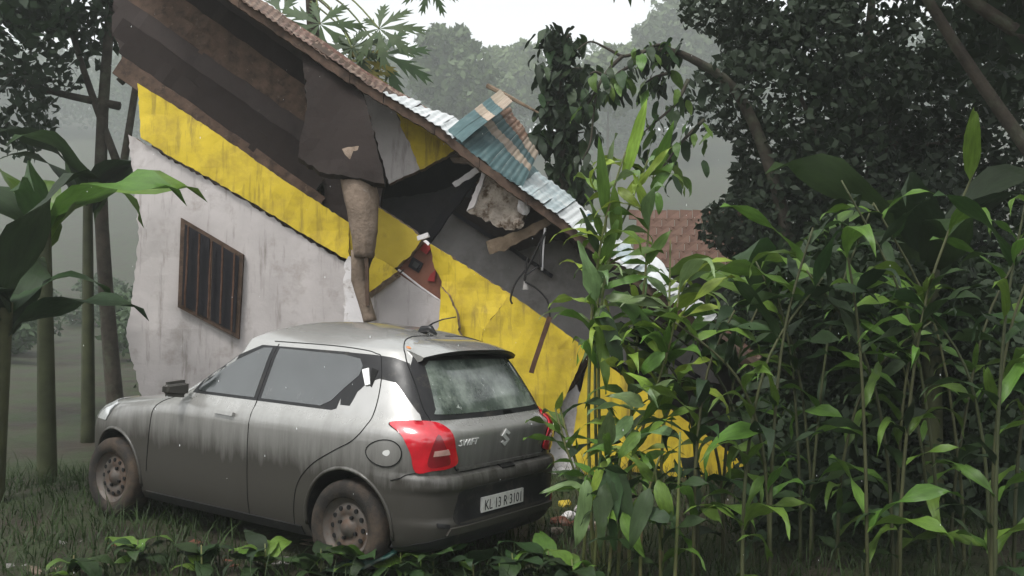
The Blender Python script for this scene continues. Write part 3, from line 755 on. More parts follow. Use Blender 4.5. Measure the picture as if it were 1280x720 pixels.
# tail lights with inner lens, pale band and dark seam round them
TL = [(57.5, .972), (50, .997), (34, 1.003), (18.5, .988), (13.5, .93), (10, .83), (8.2, .75), (14, .722), (26.5, .715), (39, .707), (44.5, .822), (51.2, .91)]
TLp = closed([(a * .012, z) for a, z in TL], 4)
for f in (1, -1):
    g = wrap if f == 1 else mir(wrap)
    c = (.40, .84)
    tl = patch('tail_light', TLp, g, .014, red_lens, step=.03)
    patch('seal', [(c[0] + (p[0] - c[0]) * 1.035, c[1] + (p[1] - c[1]) * 1.03) for p in TLp], g, .003, gapm, tl, step=.04)
    patch('inner_lens', closed([(25 * .012, .93), (18 * .012, .86), (13.2 * .012, .765), (17 * .012, .742), (30 * .012, .745), (29 * .012, .85)], 4), g, .0185, red_dark, tl)
    patch('reversing_lens', [(14.2 * .012, .812), (15.9 * .012, .845), (26.5 * .012, .838), (27 * .012, .805)], g, .0215, clear_lens, tl, step=.02)
# tailgate gaps and folds
for f in (1, -1):
    g = wrap if f == 1 else mir(wrap)
    seam('tailgate_gap', [(37.5 * .012, 1.43), (37 * .012, 1.40), (36.3 * .012, 1.345), (32 * .012, 1.2), (29 * .012, 1.08), (25.5 * .012, 1.03), (24 * .012, .995)], g, .006)
    seam('tailgate_gap', [(9 * .012, .735), (7.5 * .012, .70), (.04, .688), (.001, .688)], g, .009)
    seam('bumper_gap', [(39 * .012, .70), (44 * .012, .69), (52 * .012, .672), (60 * .012, .645)], g, .004)
# tailgate top edge on the roof
seam('tailgate_gap', [(37.5 * .012, 1.43), (36 * .012, 1.53), (31 * .012, 1.65), (18 * .012, 1.74), (6 * .012, 1.765), (0.001, 1.77)], wrap, .005)
seam('tailgate_gap', [(37.5 * .012, 1.43), (36 * .012, 1.53), (31 * .012, 1.65), (18 * .012, 1.74), (6 * .012, 1.765), (0.001, 1.77)], mir(wrap), .005)
# pressed shut-line lip over the number plate and the handle's shadow painted as a dark strip
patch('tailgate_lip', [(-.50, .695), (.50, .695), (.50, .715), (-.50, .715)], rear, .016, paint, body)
patch('handle_shadow', [(-.09, .668), (.06, .668), (.06, .690), (-.09, .690)], rear, .012, gapm, body)
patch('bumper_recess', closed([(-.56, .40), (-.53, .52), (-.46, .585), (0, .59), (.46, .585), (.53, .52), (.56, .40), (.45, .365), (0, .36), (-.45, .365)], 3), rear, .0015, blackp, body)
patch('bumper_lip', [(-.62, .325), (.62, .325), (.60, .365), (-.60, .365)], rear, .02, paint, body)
patch('bumper_valance', closed([(-.66, .20), (-.66, .30), (-.3, .315), (.3, .315), (.66, .30), (.66, .20)], 3), rear, .004, blackp, body)
for s in (1, -1):
    patch('reflector', [(s * .60, .36), (s * .60, .385), (s * .68, .40), (s * .68, .375)], rear, .006, blackp if s == 1 else red_dark, body, step=.02)

# fuel flap
g = wrap
fl = [(60.5 * .012 + .118 * math.cos(t), .806 + .082 * math.sin(t)) for t in [2 * math.pi * k / 28 for k in range(28)]]
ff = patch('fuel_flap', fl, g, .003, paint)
seam('gap', fl + [fl[0]], g, .005, .004, gapm, ff, n=1)
patch('paint_chip', closed([(59.5 * .012, .79), (58 * .012, .81), (59 * .012, .828), (61.5 * .012, .82), (62 * .012, .80)], 3), g, .0045, bright, ff, step=.02)

# spoiler
mb = MB(); K = 24; sec = []
for k in range(K + 1):
    y = -.54 + 1.08 * k / K; e = abs(y) / .54
    xt, zt = -.43 + .10 * e ** 2.5, 1.438 - .05 * e ** 3
    xr_ = -.11
    def roofz(x):
        best = min(((abs(S(th_, v_).x - x) + abs(S(th_, v_).y - y), S(th_, v_).z) for th_ in [math.copysign(R(a), y) for a in (0.0001, .5, 2, 6, 12, 18, 24, 30, 36, 42, 50)] for v_ in (1.40, 1.43, 1.5, 1.55, 1.6, 1.65, 1.7)), key=lambda q: q[0])
        return best[1]
    zr = roofz(xr_) + .006 - .02 * e ** 4
    sec.append([(xr_, y * .97, zr), ((xr_ + xt) / 2, y, zr * .45 + zt * .55 + .012), (xt, y, zt), (xt + .012, y, zt - .022), (-.22, y * .97, zt - .05), (-.10, y * .95, zt - .07)])
m = 6; V = [Vector(p) for s_ in sec for p in s_]; F = []
for k in range(K):
    for j in range(m): F.append((k * m + j, k * m + (j + 1) % m, (k + 1) * m + (j + 1) % m, (k + 1) * m + j))
F.append(tuple(range(m))); F.append(tuple(K * m + j for j in range(m))[::-1])
me = mesh('spoiler', V, F, True)
bm = bmesh.new(); bm.from_mesh(me); bmesh.ops.recalc_face_normals(bm, faces=bm.faces)
me.materials.append(paint); me.materials.append(blackp)
for f_ in bm.faces:
    if f_.normal.z < -.3: f_.material_index = 1
bm.to_mesh(me); bm.free()
me.set_sharp_from_angle(angle=R(40))
spo = link('spoiler', me, None, car)
# aerial
mb = MB()
ap = S(R(.3), 1.86)
mb.tube([ap + Vector((.07, 0, -.01)), ap + Vector((.02, 0, .025)), ap + Vector((-.05, 0, .035)), ap + Vector((-.10, 0, -.002))], [.012, .030, .026, .008], 10)
ae = mb.build('aerial', blackp, car, True, centre=False)
mb = MB(); mb.tube([ap + Vector((-.0, 0, .035)), ap + Vector((-.06, -.01, .075)), ap + Vector((-.13, -.03, .105)), ap + Vector((-.22, -.06, .125))], [.008, .006, .005, .004], 7)
mb.build('whip', blackp, ae, True, centre=False)

# badges
def text_mesh(s, size, extr=.0):
    cu = bpy.data.curves.new('t', 'FONT'); cu.body = s; cu.size = size; cu.extrude = extr; cu.resolution_u = 2
    o = bpy.data.objects.new('t', cu); COL.objects.link(o)
    dg = bpy.context.evaluated_depsgraph_get(); me = bpy.data.meshes.new_from_object(o.evaluated_get(dg))
    bpy.data.objects.remove(o); return me
def badge(name, me, y0, z0, sx, sz, off, mat, parent, shear=0.0):
    xs = [v.co.x for v in me.vertices]; ys = [v.co.y for v in me.vertices]
    x0, x1, b0, b1 = min(xs), max(xs), min(ys), max(ys)
    for v in me.vertices:
        u, w_ = (v.co.x - x0) / (x1 - x0) - .5, (v.co.y - b0) / (b1 - b0) - .5
        y, z = y0 - u * sx - w_ * shear, z0 + w_ * sz
        t, vv = rear(y, z); q = S(t, vv) + SN(t, vv) * (off + v.co.z)
        v.co = q
    return link(name, me, mat, parent)

lg = [(-.74, .28), (0, 1), (.74, .48), (.44, .28), (0, .57), (-.22, .42), (.74, -.28), (0, -1), (-.74, -.48), (-.44, -.28), (0, -.57), (.22, -.42)]
lv = [(x, y, z) for z in (0, .006) for x, y in lg]
me = mesh('emblem', lv, [tuple(range(12))[::-1], tuple(range(12, 24))] + [(i, (i + 1) % 12, 12 + (i + 1) % 12, 12 + i) for i in range(12)])
badge('emblem', me, .0, .865, .10, .115, .003, badge_m, body)
np_ = patch('number_plate', [(-.20, .408), (.29, .408), (.29, .508), (-.20, .508)], rear, .016, plate_w, step=.06)
def letters(name, s, y0, z0, sx, sz, off, mat, parent, size, ext, shear=0.0):
    o = badge(name, text_mesh(s, size, ext), y0, z0, sx, sz, off, mat, parent, shear)
    bm = bmesh.new(); bm.from_mesh(o.data); bm.verts.ensure_lookup_table(); seen = set()
    for v in bm.verts:
        if v.index in seen: continue
        st, comp = [v], []
        seen.add(v.index)
        while st:
            q = st.pop(); comp.append(q)
            for e in q.link_edges:
                r_ = e.other_vert(q)
                if r_.index not in seen: seen.add(r_.index); st.append(r_)
        ids = {q.index: i for i, q in enumerate(comp)}
        fs = {f for q in comp for f in q.link_faces}
        link(name, mesh(name, [q.co.copy() for q in comp], [tuple(ids[x.index] for x in f.verts) for f in fs]), mat, parent)
    bm.free(); bpy.data.objects.remove(o)
letters('letter', 'KL 13 R 3101', .045, .457, .43, .066, .0178, plate_k, np_, .08, .0005)

letters('badge_letter', 'SWIFT', .415, .872, .19, .040, .004, badge_m, body, .05, .003, .012)
# wheels
def wheel():
    mb = MB(); n = 48
    prof = [(.185, -.085), (.24, -.098), (.285, -.092), (.30, -.07), (.302, 0), (.30, .07), (.285, .092), (.24, .098), (.195, .088), (.185, .07)]
    V = [Vector((r * math.cos(a), y, r * math.sin(a))) for a in [2 * math.pi * k / n for k in range(n)] for r, y in prof]
    m = len(prof); F = [(k * m + j, k * m + (j + 1) % m, ((k + 1) % n) * m + (j + 1) % m, ((k + 1) % n) * m + j) for k in range(n) for j in range(m)]
    tyre = mesh('tyre', V, F, True)
    prof = [(.192, .085), (.185, .070), (.165, .062), (.155, .045), (.150, .050), (.105, .062), (.085, .050), (.06, .048), (.05, .07), (.0, .075)]
    V = [Vector((max(r, .001) * math.cos(a), y, max(r, .001) * math.sin(a))) for a in [2 * math.pi * k / n for k in range(n)] for r, y in prof]
    m = len(prof); F = [(k * m + j, k * m + j + 1, ((k + 1) % n) * m + j + 1, ((k + 1) % n) * m + j) for k in range(n) for j in range(m - 1)]
    rim = mesh('rim', V, F, True)
    mb = MB()
    for k in range(12):
        a = 2 * math.pi * k / 12; c_ = Vector((.128 * math.cos(a), .0585, .128 * math.sin(a)))
        mb.tube([c_ - Vector((0, .012, 0)), c_ + Vector((0, .0035, 0))], .0155, 10)
    for k in range(4):
        a = 2 * math.pi * k / 4 + .4; c_ = Vector((.072 * math.cos(a), .05, .072 * math.sin(a)))
        mb.tube([c_, c_ + Vector((0, .018, 0))], .012, 6)
    hol = mesh('vent_hole', mb.v, mb.f)
    return tyre, rim, hol
ty, ri, ho = wheel()
tyo = None
for x in (0, 2.45):
    for s in (1, -1):
        w_ = link('wheel', ty, rubber, car, (x, s * .755, .30), (0, R(37 * x), 0 if s == 1 else math.pi))
        link('rim', ri, steel, w_); link('vent_hole', ho, gapm, w_, kind='stuff')
patch('orange_scuff', closed([(33 * .012, 1.455), (29 * .012, 1.45), (30 * .012, 1.49), (34 * .012, 1.49)], 3), wrap, .002, orange, body, step=.02)
# ------------------------------------------------------------------ plants
def leafmat(name, c, rnd=.25, rough=.38, trans=.28, **k):
    return M(name, c, rough, var=.25, scale=6, bump=.25, bscale=20, rnd=rnd, trans=trans, spec=.32, **k)
lf_mid = leafmat('leaf_green', (.080, .150, .024))
lf_lite = leafmat('leaf_yellow_green', (.19, .28, .040))
lf_grey = leafmat('leaf_grey_green', (.14, .215, .085), rough=.3)
lf_dark = leafmat('leaf_dark_green', (.024, .050, .014), rough=.5)
lf_deep = leafmat('leaf_blackish_green', (.014, .028, .010), rough=.58, trans=.2)
lf_pap = leafmat('papaya_leaf_green', (.026, .050, .015), rough=.6, trans=.06)
lf_dry = leafmat('leaf_yellowing', (.17, .16, .03))
stemm = M('green_cane', (.10, .12, .04), .5, var=.3, scale=5, bump=.3, stain=((.13, .09, .05), 6, .5, .7), rnd=.2)
stemk = M('dark_cane', (.045, .050, .022), .6, var=.3, scale=5, bump=.3, rnd=.3)
stemd = M('dry_cane', (.16, .125, .065), .6, var=.3, scale=5, bump=.3, rnd=.2)
barkm = M('wet_bark', (.045, .037, .028), .8, var=.4, scale=5, bump=.8, bscale=20, stain=((.07, .08, .05), 4, .5, .7), bdist=.02)

def blade(name, droop, twist, wav, seed, nu=9, ragged=0.0):
    """a lance leaf one unit long along x, face up z, mid-rib sunk; width 1 before scaling"""
    rs = random.Random(seed); V, F = [], []
    x = z = 0; ds = 1 / nu
    for i in range(nu + 1):
        u = i / nu
        w = .5 * (math.sin(math.pi * min(1, u * .97 + .03) ** .75)) ** .8 if 0 < i < nu else (.05 if i == 0 else .004)
        a = droop * u * u * 1.5 - .15 * (droop > 0)
        if i: x += ds * math.cos(a); z -= ds * math.sin(a)
        tw = twist * u
        for s in (-1, 0, 1):
            ww = w * s * (1 + (rs.uniform(-ragged, ragged * .3) if s else 0))
            zz = (.10 * w * abs(s) * 2 * .12) + wav * math.sin(u * 9 + s * 1.3) * .05 * abs(s)
            V.append((x, ww * math.cos(tw), z + zz + ww * math.sin(tw) * .13))
    for i in range(nu):
        for j in (0, 1):
            F.append((i * 3 + j, i * 3 + j + 1, i * 3 + 4 + j, i * 3 + 3 + j))
    return mesh(name, V, F, True)
BL = [blade('leaf', d, t, w, i, ragged=r) for i, (d, t, w, r) in enumerate([(.15, .2, .5, .05), (.5, .5, .8, .08), (1.0, .4, .8, .1), (1.5, -.4, 1, .1), (.3, -.8, 1, .25), (.8, .9, 1.2, .2)])]
_bl = {}
def bl(k, mat):
    if (k, mat.name) not in _bl:
        me = BL[k].copy(); me.materials.clear(); me.materials.append(mat); _bl[(k, mat.name)] = me
    return _bl[(k, mat.name)]
def put_leaf(parent, base, vec, width, k, mat, roll=0.0, name='leaf', face=None):
    """a leaf from base along vec (its length); face = the way the upper side looks"""
    L = vec.length; x = vec.normalized()
    up = face if face is not None else Vector((0, 0, 1))
    y = up.cross(x)
    if y.length < .02: y = Vector((1, 0, 0)).cross(x)
    y.normalize(); z = x.cross(y)
    Mx = Matrix((x, y, z)).transposed() @ Matrix.Rotation(roll, 3, 'X')
    o = link(name, bl(k, mat), None, parent)
    o.rotation_euler = Mx.to_euler(); o.scale = (L, width, L)
    o.location = base - Vector(parent.location)
    return o
def cane(parent, pts, r0, r1, mat=stemm, name='stalk'):
    m = MB(); n = len(pts); m.tube(pts, [r0 + (r1 - r0) * i / (n - 1) for i in range(n)], 7)
    return m.build(name, mat, parent, True)
def curve3(P, n=5):
    o = []; P = [Vector(p) for p in P]
    for i in range(len(P) - 1):
        a, b, c, d = P[max(i - 1, 0)], P[i], P[i + 1], P[min(i + 2, len(P) - 1)]
        for k in range(n):
            t = k / n; o.append(.5 * ((2 * b) + (c - a) * t + (2 * a - 5 * b + 4 * c - d) * t * t + (3 * b - a - 3 * c + d) * t ** 3))
    o.append(P[-1]); return o
TOCAM = Vector((0, -1, .25)).normalized()

# tall ginger-like canes on the right: (cane line in the picture, distance, leaves named by base, tip and width)
def plant(name, label, canes, heroes, seed, fill_=0, frange=(.3, 1), fl=(.30, .50), mats=(lf_mid,), group='tall leafy canes before the ruin', cmat=stemm):
    rs = random.Random(seed)
    b = at(*canes[0][0]); b.z = ground_z(b.x, b.y)
    root = empty(name, b, label, 'plant', group)
    C = []
    for c in canes:
        P = [at(*p) for p in c]
        if P[0].z > ground_z(P[0].x, P[0].y) - .02 or True: P[0].z = ground_z(P[0].x, P[0].y) - .03
        L = curve3(P); C.append(L); cane(root, L, .013, .006, cmat)
    for h in heroes:
        (bx, by), (tx, ty), Y, w, k, mt = h[:6]
        A, B = at(bx, by, Y), at(tx, ty, Y + (h[6] if len(h) > 6 else -.1))
        face = (TOCAM + Vector((rs.uniform(-.4, .4), 0, rs.uniform(0, .5)))).normalized()
        put_leaf(root, A, B - A, w, k, mt, rs.uniform(-.3, .3), face=face)
    for i in range(fill_):
        L = rs.choice(C); t = rs.uniform(*frange); p = L[min(int(t * (len(L) - 1)), len(L) - 1)]
        a = rs.uniform(0, 2 * math.pi); ln = rs.uniform(*fl)
        d = Vector((math.cos(a), math.sin(a) * .8, rs.uniform(.1, 1.1))).normalized() * ln
        put_leaf(root, p, d, ln * rs.uniform(.11, .18), rs.choice((1, 2, 2, 3, 5)), rs.choice(mats), rs.uniform(-.5, .5))
    return root
Y0 = 6.2
plant('cane_plant', 'tallest leafy cane clump with pale upright top leaves right of the car', [
    [(742, 690, Y0), (736, 560, Y0), (737, 450, Y0), (742, 370, Y0), (752, 300, Y0 - .05), (766, 240, Y0 - .1), (782, 190, Y0 - .1)],
    [(750, 690, Y0 + .1), (745, 560, Y0 + .1), (744, 450, Y0 + .1), (748, 370, Y0 + .1), (757, 290, Y0 + .1), (757, 230, Y0 + .1)],
    [(756, 690, Y0), (750, 560, Y0), (748, 460, Y0), (750, 400, Y0), (762, 320, Y0), (790, 250, Y0), (810, 200, Y0)]],
    [((784, 215), (811, 122), Y0 - .1, .085, 0, lf_lite), ((780, 225), (800, 150), Y0, .07, 0, lf_lite), ((757, 270), (748, 170), Y0, .085, 0, lf_mid), ((755, 255), (770, 165), Y0 + .1, .06, 4, lf_grey),
     ((746, 378), (723, 300), Y0 - .1, .12, 4, lf_grey), ((748, 318), (722, 260), Y0, .085, 0, lf_dark), ((752, 330), (775, 268), Y0, .08, 1, lf_mid), ((748, 385), (758, 494), Y0 - .1, .12, 4, lf_mid),
     ((752, 385), (780, 470), Y0 - .15, .11, 1, lf_dark), ((755, 360), (812, 342), Y0 - .1, .06, 1, lf_mid), ((757, 372), (840, 384), Y0 - .2, .10, 4, lf_grey), ((772, 300), (768, 228), Y0, .09, 0, lf_mid),
     ((765, 365), (838, 436), Y0 - .15, .13, 2, lf_mid), ((800, 232), (838, 180), Y0, .05, 1, lf_lite), ((772, 235), (802, 260), Y0, .07, 1, lf_lite), ((752, 300), (735, 240), Y0 + .1, .06, 1, lf_mid),
     ((780, 250), (806, 215), Y0, .06, 0, lf_lite)],
    1, 46, (.34, .98), (.30, .48), (lf_mid, lf_lite, lf_grey))
plant('cane_plant', 'slanting green cane with curly leaves at the right edge of the yellow wall', [
    [(772, 680, Y0 - .2), (780, 610, Y0 - .2), (800, 545, Y0 - .2), (822, 480, Y0 - .2), (842, 410, Y0 - .2), (852, 340, Y0 - .2)],
    [(786, 690, Y0), (788, 600, Y0), (790, 500, Y0), (796, 430, Y0), (806, 350, Y0), (812, 270, Y0), (818, 210, Y0)],
    [(828, 690, Y0 - .1), (826, 600, Y0 - .1), (832, 500, Y0 - .1), (836, 400, Y0 - .1), (838, 300, Y0)]],
    [((806, 505), (760, 490), Y0 - .3, .10, 5, lf_grey), ((812, 500), (840, 470), Y0 - .3, .09, 5, lf_grey), ((800, 540), (770, 575), Y0 - .3, .08, 2, lf_mid), ((818, 490), (785, 462), Y0 - .3, .07, 5, lf_lite),
     ((788, 560), (815, 530), Y0 - .2, .08, 5, lf_mid), ((830, 440), (795, 470), Y0 - .3, .09, 3, lf_mid), ((790, 520), (755, 560), Y0 - .1, .1, 1, lf_grey), ((796, 440), (842, 470), Y0, .1, 2, lf_mid),
     ((808, 330), (838, 285), Y0, .08, 1, lf_mid), ((815, 240), (842, 200), Y0, .09, 1, lf_mid), ((812, 270), (790, 215), Y0, .07, 0, lf_lite), ((818, 215), (842, 150), Y0 + .1, .08, 0, lf_mid)],
    2, 70, (.22, .98), (.34, .58), (lf_mid, lf_lite, lf_grey, lf_mid))
plant('cane_plant', 'low clump with one pale folded leaf just right of the car bumper', [
    [(742, 690, 6.0), (748, 640, 6.0), (756, 590, 6.0), (764, 560, 6.0)], [(728, 690, 6.2), (732, 640, 6.2), (722, 600, 6.2), (708, 560, 6.2), (694, 510, 6.3)], [(760, 690, 5.9), (768, 630, 5.9), (775, 570, 5.9)],
    [(752, 690, 6.2), (726, 600, 6.2), (708, 540, 6.25), (698, 500, 6.3)]],
    [((762, 572), (733, 640), 5.9, .10, 2, lf_lite), ((733, 600), (722, 690), 5.85, .11, 1, lf_grey), ((728, 606), (674, 614), 5.95, .07, 1, lf_grey), ((724, 600), (690, 585), 6.0, .07, 5, lf_dark),
     ((738, 608), (690, 600), 6.0, .07, 2, lf_dark), ((764, 575), (768, 690), 5.8, .15, 4, lf_dark), ((770, 580), (790, 690), 5.8, .13, 1, lf_dark), ((758, 600), (750, 690), 5.75, .12, 4, lf_dark),
     ((778, 640), (805, 700), 5.7, .10, 1, lf_mid), ((755, 562), (762, 510), 6.0, .12, 0, lf_grey), ((766, 560), (808, 575), 6.0, .07, 2, lf_lite), ((770, 560), (730, 560), 6.0, .06, 5, lf_mid), ((696, 512), (703, 488), 6.3, .05, 0, lf_lite),
     ((700, 540), (688, 520), 6.25, .04, 1, lf_mid), ((708, 560), (725, 535), 6.2, .04, 1, lf_mid)],
    3, 34, (.15, .9), (.28, .46), (lf_dark, lf_mid, lf_mid))
plant('cane_plant', 'dark broad-leaved clump in the shade at the bottom right of the wall', [
    [(800, 705, 5.7), (802, 660, 5.7), (812, 610, 5.7), (825, 570, 5.7)], [(826, 705, 5.7), (824, 640, 5.7), (818, 580, 5.7)], [(842, 705, 5.6), (848, 620, 5.6), (850, 540, 5.6)]],
    [((812, 610), (786, 690), 5.5, .11, 1, lf_dark), ((822, 600), (842, 660), 5.5, .10, 2, lf_mid), ((808, 640), (842, 650), 5.5, .10, 1, lf_dark), ((816, 600), (790, 570), 5.6, .07, 5, lf_mid)],
    4, 26, (.1, 1), (.25, .45), (lf_dark, lf_dark, lf_mid))
# further clumps out to the right, thick and dark
rs = random.Random(77)
spots = [(885, 6.0, 'cane clump nearest the right end of the yellow wall', 330), (945, 5.7, 'leaning cane clump with drooping leaves beside the banana plant', 250), (1030, 6.2, 'dense cane clump in the middle of the right thicket', 230),
         (1105, 5.6, 'tall cane clump before the dark tree on the right', 190), (1190, 6.1, 'high cane clump second from the right edge', 210), (1262, 5.4, 'last cane clump at the very right edge', 250)]
for i, (px, Y, lab, top) in enumerate(spots):
    cs = []
    for k in range(4):
        dx = rs.uniform(-30, 30); lean = rs.choice((-1, 1)) * rs.uniform(30, 150); t = top + rs.uniform(0, 180); yy = Y + rs.uniform(-.3, .4)
        cs.append([(px + dx, 720, yy), (px + dx + lean * .06, 580, yy), (px + dx + lean * .35, (540 + t) / 2, yy), (px + dx + lean, t, yy)])
    plant('cane_plant', lab, cs, [], 100 + i, 54, (.12, 1), (.30, .66), (lf_dark, lf_dark, lf_deep, lf_mid, lf_mid), cmat=stemk)
def banana(px, Y, hgt, lab, seed, mats):
    rs = random.Random(seed); b = at(px, 600, Y); b.z = ground_z(b.x, b.y)
    root = empty('banana_plant', b, lab, 'plant', 'banana plants at the sides')
    top = b + Vector((rs.uniform(-.1, .1), 0, hgt))
    cane(root, curve3([b - Vector((0, 0, .1)), b.lerp(top, .5), top]), .10, .06, stemk, 'stem')
    for k in range(8):
        a = k * 2.4 + rs.uniform(-.3, .3); L = rs.uniform(1.2, 1.8)
        d = Vector((math.cos(a), math.sin(a), rs.uniform(.35, 1.5))).normalized() * L
        put_leaf(root, top - Vector((0, 0, rs.uniform(0, .3))), d, rs.uniform(.32, .42), rs.choice((2, 3, 5)), rs.choice(mats), rs.uniform(-.5, .5))
banana(60, 9.0, 2.6, 'banana plant with broad leaves at the far left of the house', 1, (lf_dark, lf_mid))
banana(-10, 7.8, 1.7, 'low banana plant cut off by the left picture edge', 2, (lf_dark, lf_deep))
banana(110, 12.5, 3.4, 'tall banana plant behind the broken left end of the house', 3, (lf_dark, lf_deep))
banana(985, 8.2, 1.9, 'banana plant among the canes right of the yellow wall', 4, (lf_dark, lf_mid))
banana(1165, 7.6, 2.3, 'banana plant before the big dark tree on the right', 5, (lf_dark, lf_deep))

def crown_mesh(name, blobs, n, size, seed, hollow=.45):
    rs = np.random.RandomState(seed); V = []; tot = sum(b[3] for b in blobs)
    for (c, r, sq, wt) in blobs:
        k = int(n * wt / tot); d = rs.normal(size=(k, 3)); d /= np.linalg.norm(d, axis=1)[:, None]
        rad = r * (hollow + (1 - hollow) * rs.uniform(0, 1, k) ** .5) * (1 + .25 * np.sin(d[:, 0] * 5 + c[0]) * np.cos(d[:, 2] * 6 + c[1]))
        P = np.array(c) + d * rad[:, None] * np.array([1, 1, sq])
        a = rs.normal(size=(k, 3)); a /= np.linalg.norm(a, axis=1)[:, None]; b = np.cross(a, d + rs.normal(size=(k, 3)) * .6); b /= np.linalg.norm(b, axis=1)[:, None] + 1e-6
        s = size * rs.uniform(.5, 1.3, k)[:, None]
        V.append(np.stack([P - a * s, P + b * s * .55, P + a * s, P - b * s * .55], 1).reshape(-1, 3))
    V = np.concatenate(V); k = len(V) // 4
    me = bpy.data.meshes.new(name); me.vertices.add(len(V)); me.vertices.foreach_set('co', V.ravel().astype(np.float32))
    me.loops.add(k * 4); me.loops.foreach_set('vertex_index', np.arange(k * 4, dtype=np.int32)); me.polygons.add(k)
    me.polygons.foreach_set('loop_start', np.arange(0, k * 4, 4, dtype=np.int32)); me.polygons.foreach_set('loop_total', np.full(k, 4, dtype=np.int32))
    me.update(); me.validate(); return me

# tree with dark drooping leaves behind the roof
def droop_tree(name, label, trunk_pts, rad, twigs, seed, mats, per, ln, parent_label='tree', group=None):
    rs = random.Random(seed); b = at(*trunk_pts[0]); b.z = ground_z(b.x, b.y)
    root = empty(name, b, label, 'tree', group)
    T = [at(*p) for p in trunk_pts]; T[0].z = b.z - .1
    tr = curve3(T); cane(root, tr, rad[0], rad[1], barkm, 'trunk')
    for tw, cnt, spread in twigs:
        P = curve3([at(*p) for p in tw]); cane(root, P, .028, .008, barkm, 'branch')
        for i in range(cnt):
            p = rs.choice(P[len(P) // 5:]) + Vector((rs.gauss(0, spread), rs.gauss(0, spread), rs.gauss(0, spread * .6)))
            a = rs.uniform(0, 6.28); L = rs.uniform(*ln)
            d = Vector((math.cos(a) * .45, math.sin(a) * .45, -rs.uniform(.5, 1.2))).normalized() * L
            put_leaf(root, p, d, L * rs.uniform(.34, .46), rs.choice((0, 1, 2, 4)), rs.choice(mats), rs.uniform(-.8, .8), face=Vector((math.cos(a), math.sin(a), .3)).normalized())
    return root
D = 13.2
dt = droop_tree('broadleaf_tree', 'dark tree with drooping leaves standing just behind the torn roof', [(706, 575, D), (708, 330, D), (702, 200, D), (700, 100, D), (698, 40, D)], (.12, .03),
    [([(700, 60, D), (692, 42, D), (684, 40, D)], 16, .10), ([(699, 70, D), (710, 45, D), (715, 50, D)], 16, .10), ([(700, 110, D), (690, 95, D), (680, 85, D - .1)], 22, .12), ([(700, 110, D), (712, 88, D), (730, 85, D - .2)], 26, .13),
     ([(700, 150, D), (690, 128, D), (684, 130, D - .2)], 26, .13), ([(700, 150, D), (712, 130, D), (732, 122, D - .2)], 28, .14), ([(702, 190, D), (692, 165, D), (684, 170, D)], 22, .12), ([(702, 190, D), (714, 170, D), (730, 165, D)], 22, .12),
     ([(705, 250, D), (706, 215, D), (716, 205, D)], 30, .14), ([(706, 280, D), (712, 245, D), (724, 230, D)], 26, .14)], 5, (lf_dark, lf_deep, lf_deep, lf_dark), 0, (.26, .42))
def leaf_mass(root, blobs, n, size, seed):
    b = Vector(root.location)
    link('small_leaves', crown_mesh('small_leaves', [(tuple(at(x, y, Y) - b), r * Y / FPX, 1.1, r) for x, y, Y, r in blobs], n, size, seed, .2), lf_deep, root, kind='stuff')
DT_FILL = [(692, 55, D, 14), (712, 62, D, 11), (700, 84, D, 15), (726, 96, D, 13), (688, 112, D, 12), (714, 124, D, 20), (694, 140, D, 18), (732, 134, D, 9), (706, 166, D, 20), (688, 182, D, 9), (718, 190, D, 12), (704, 212, D, 16), (722, 240, D, 16), (708, 262, D, 12)]
droop_tree('broadleaf_tree', 'bent branching tree at the right with leaf bunches hanging from bare limbs', [(1010, 575, 12), (985, 300, 11.9), (930, 130, 11.7), (862, 72, 11.5), (815, 62, 11.5)], (.11, .03),
    [([(815, 62, 11.5), (796, 66, 11.5), (778, 70, 11.5), (758, 60, 11.5), (738, 52, 11.5), (722, 62, 11.4)], 0, .1), ([(778, 70, 11.5), (762, 86, 11.5), (748, 108, 11.4), (742, 140, 11.4), (738, 178, 11.4), (728, 200, 11.4)], 6, .08),
     ([(756, 96, 11.45), (745, 90, 11.4), (737, 93, 11.4)], 3, .04), ([(746, 112, 11.4), (740, 122, 11.4), (734, 130, 11.4)], 4, .05), ([(845, 66, 11.5), (826, 56, 11.5), (806, 64, 11.4), (795, 78, 11.4)], 46, .09),
     ([(800, 72, 11.5), (785, 84, 11.4), (770, 94, 11.4), (768, 112, 11.4)], 34, .09), ([(842, 90, 11.5), (820, 96, 11.4), (806, 104, 11.4)], 22, .10), ([(860, 100, 11.5), (845, 130, 11.4), (822, 150, 11.4), (805, 165, 11.4)], 26, .16),
     ([(880, 150, 11.5), (850, 180, 11.4), (825, 215, 11.4)], 26, .18)], 6, (lf_dark, lf_deep, lf_mid), 0, (.20, .34))

leaf_mass(dt, DT_FILL, 950, .11, 3)
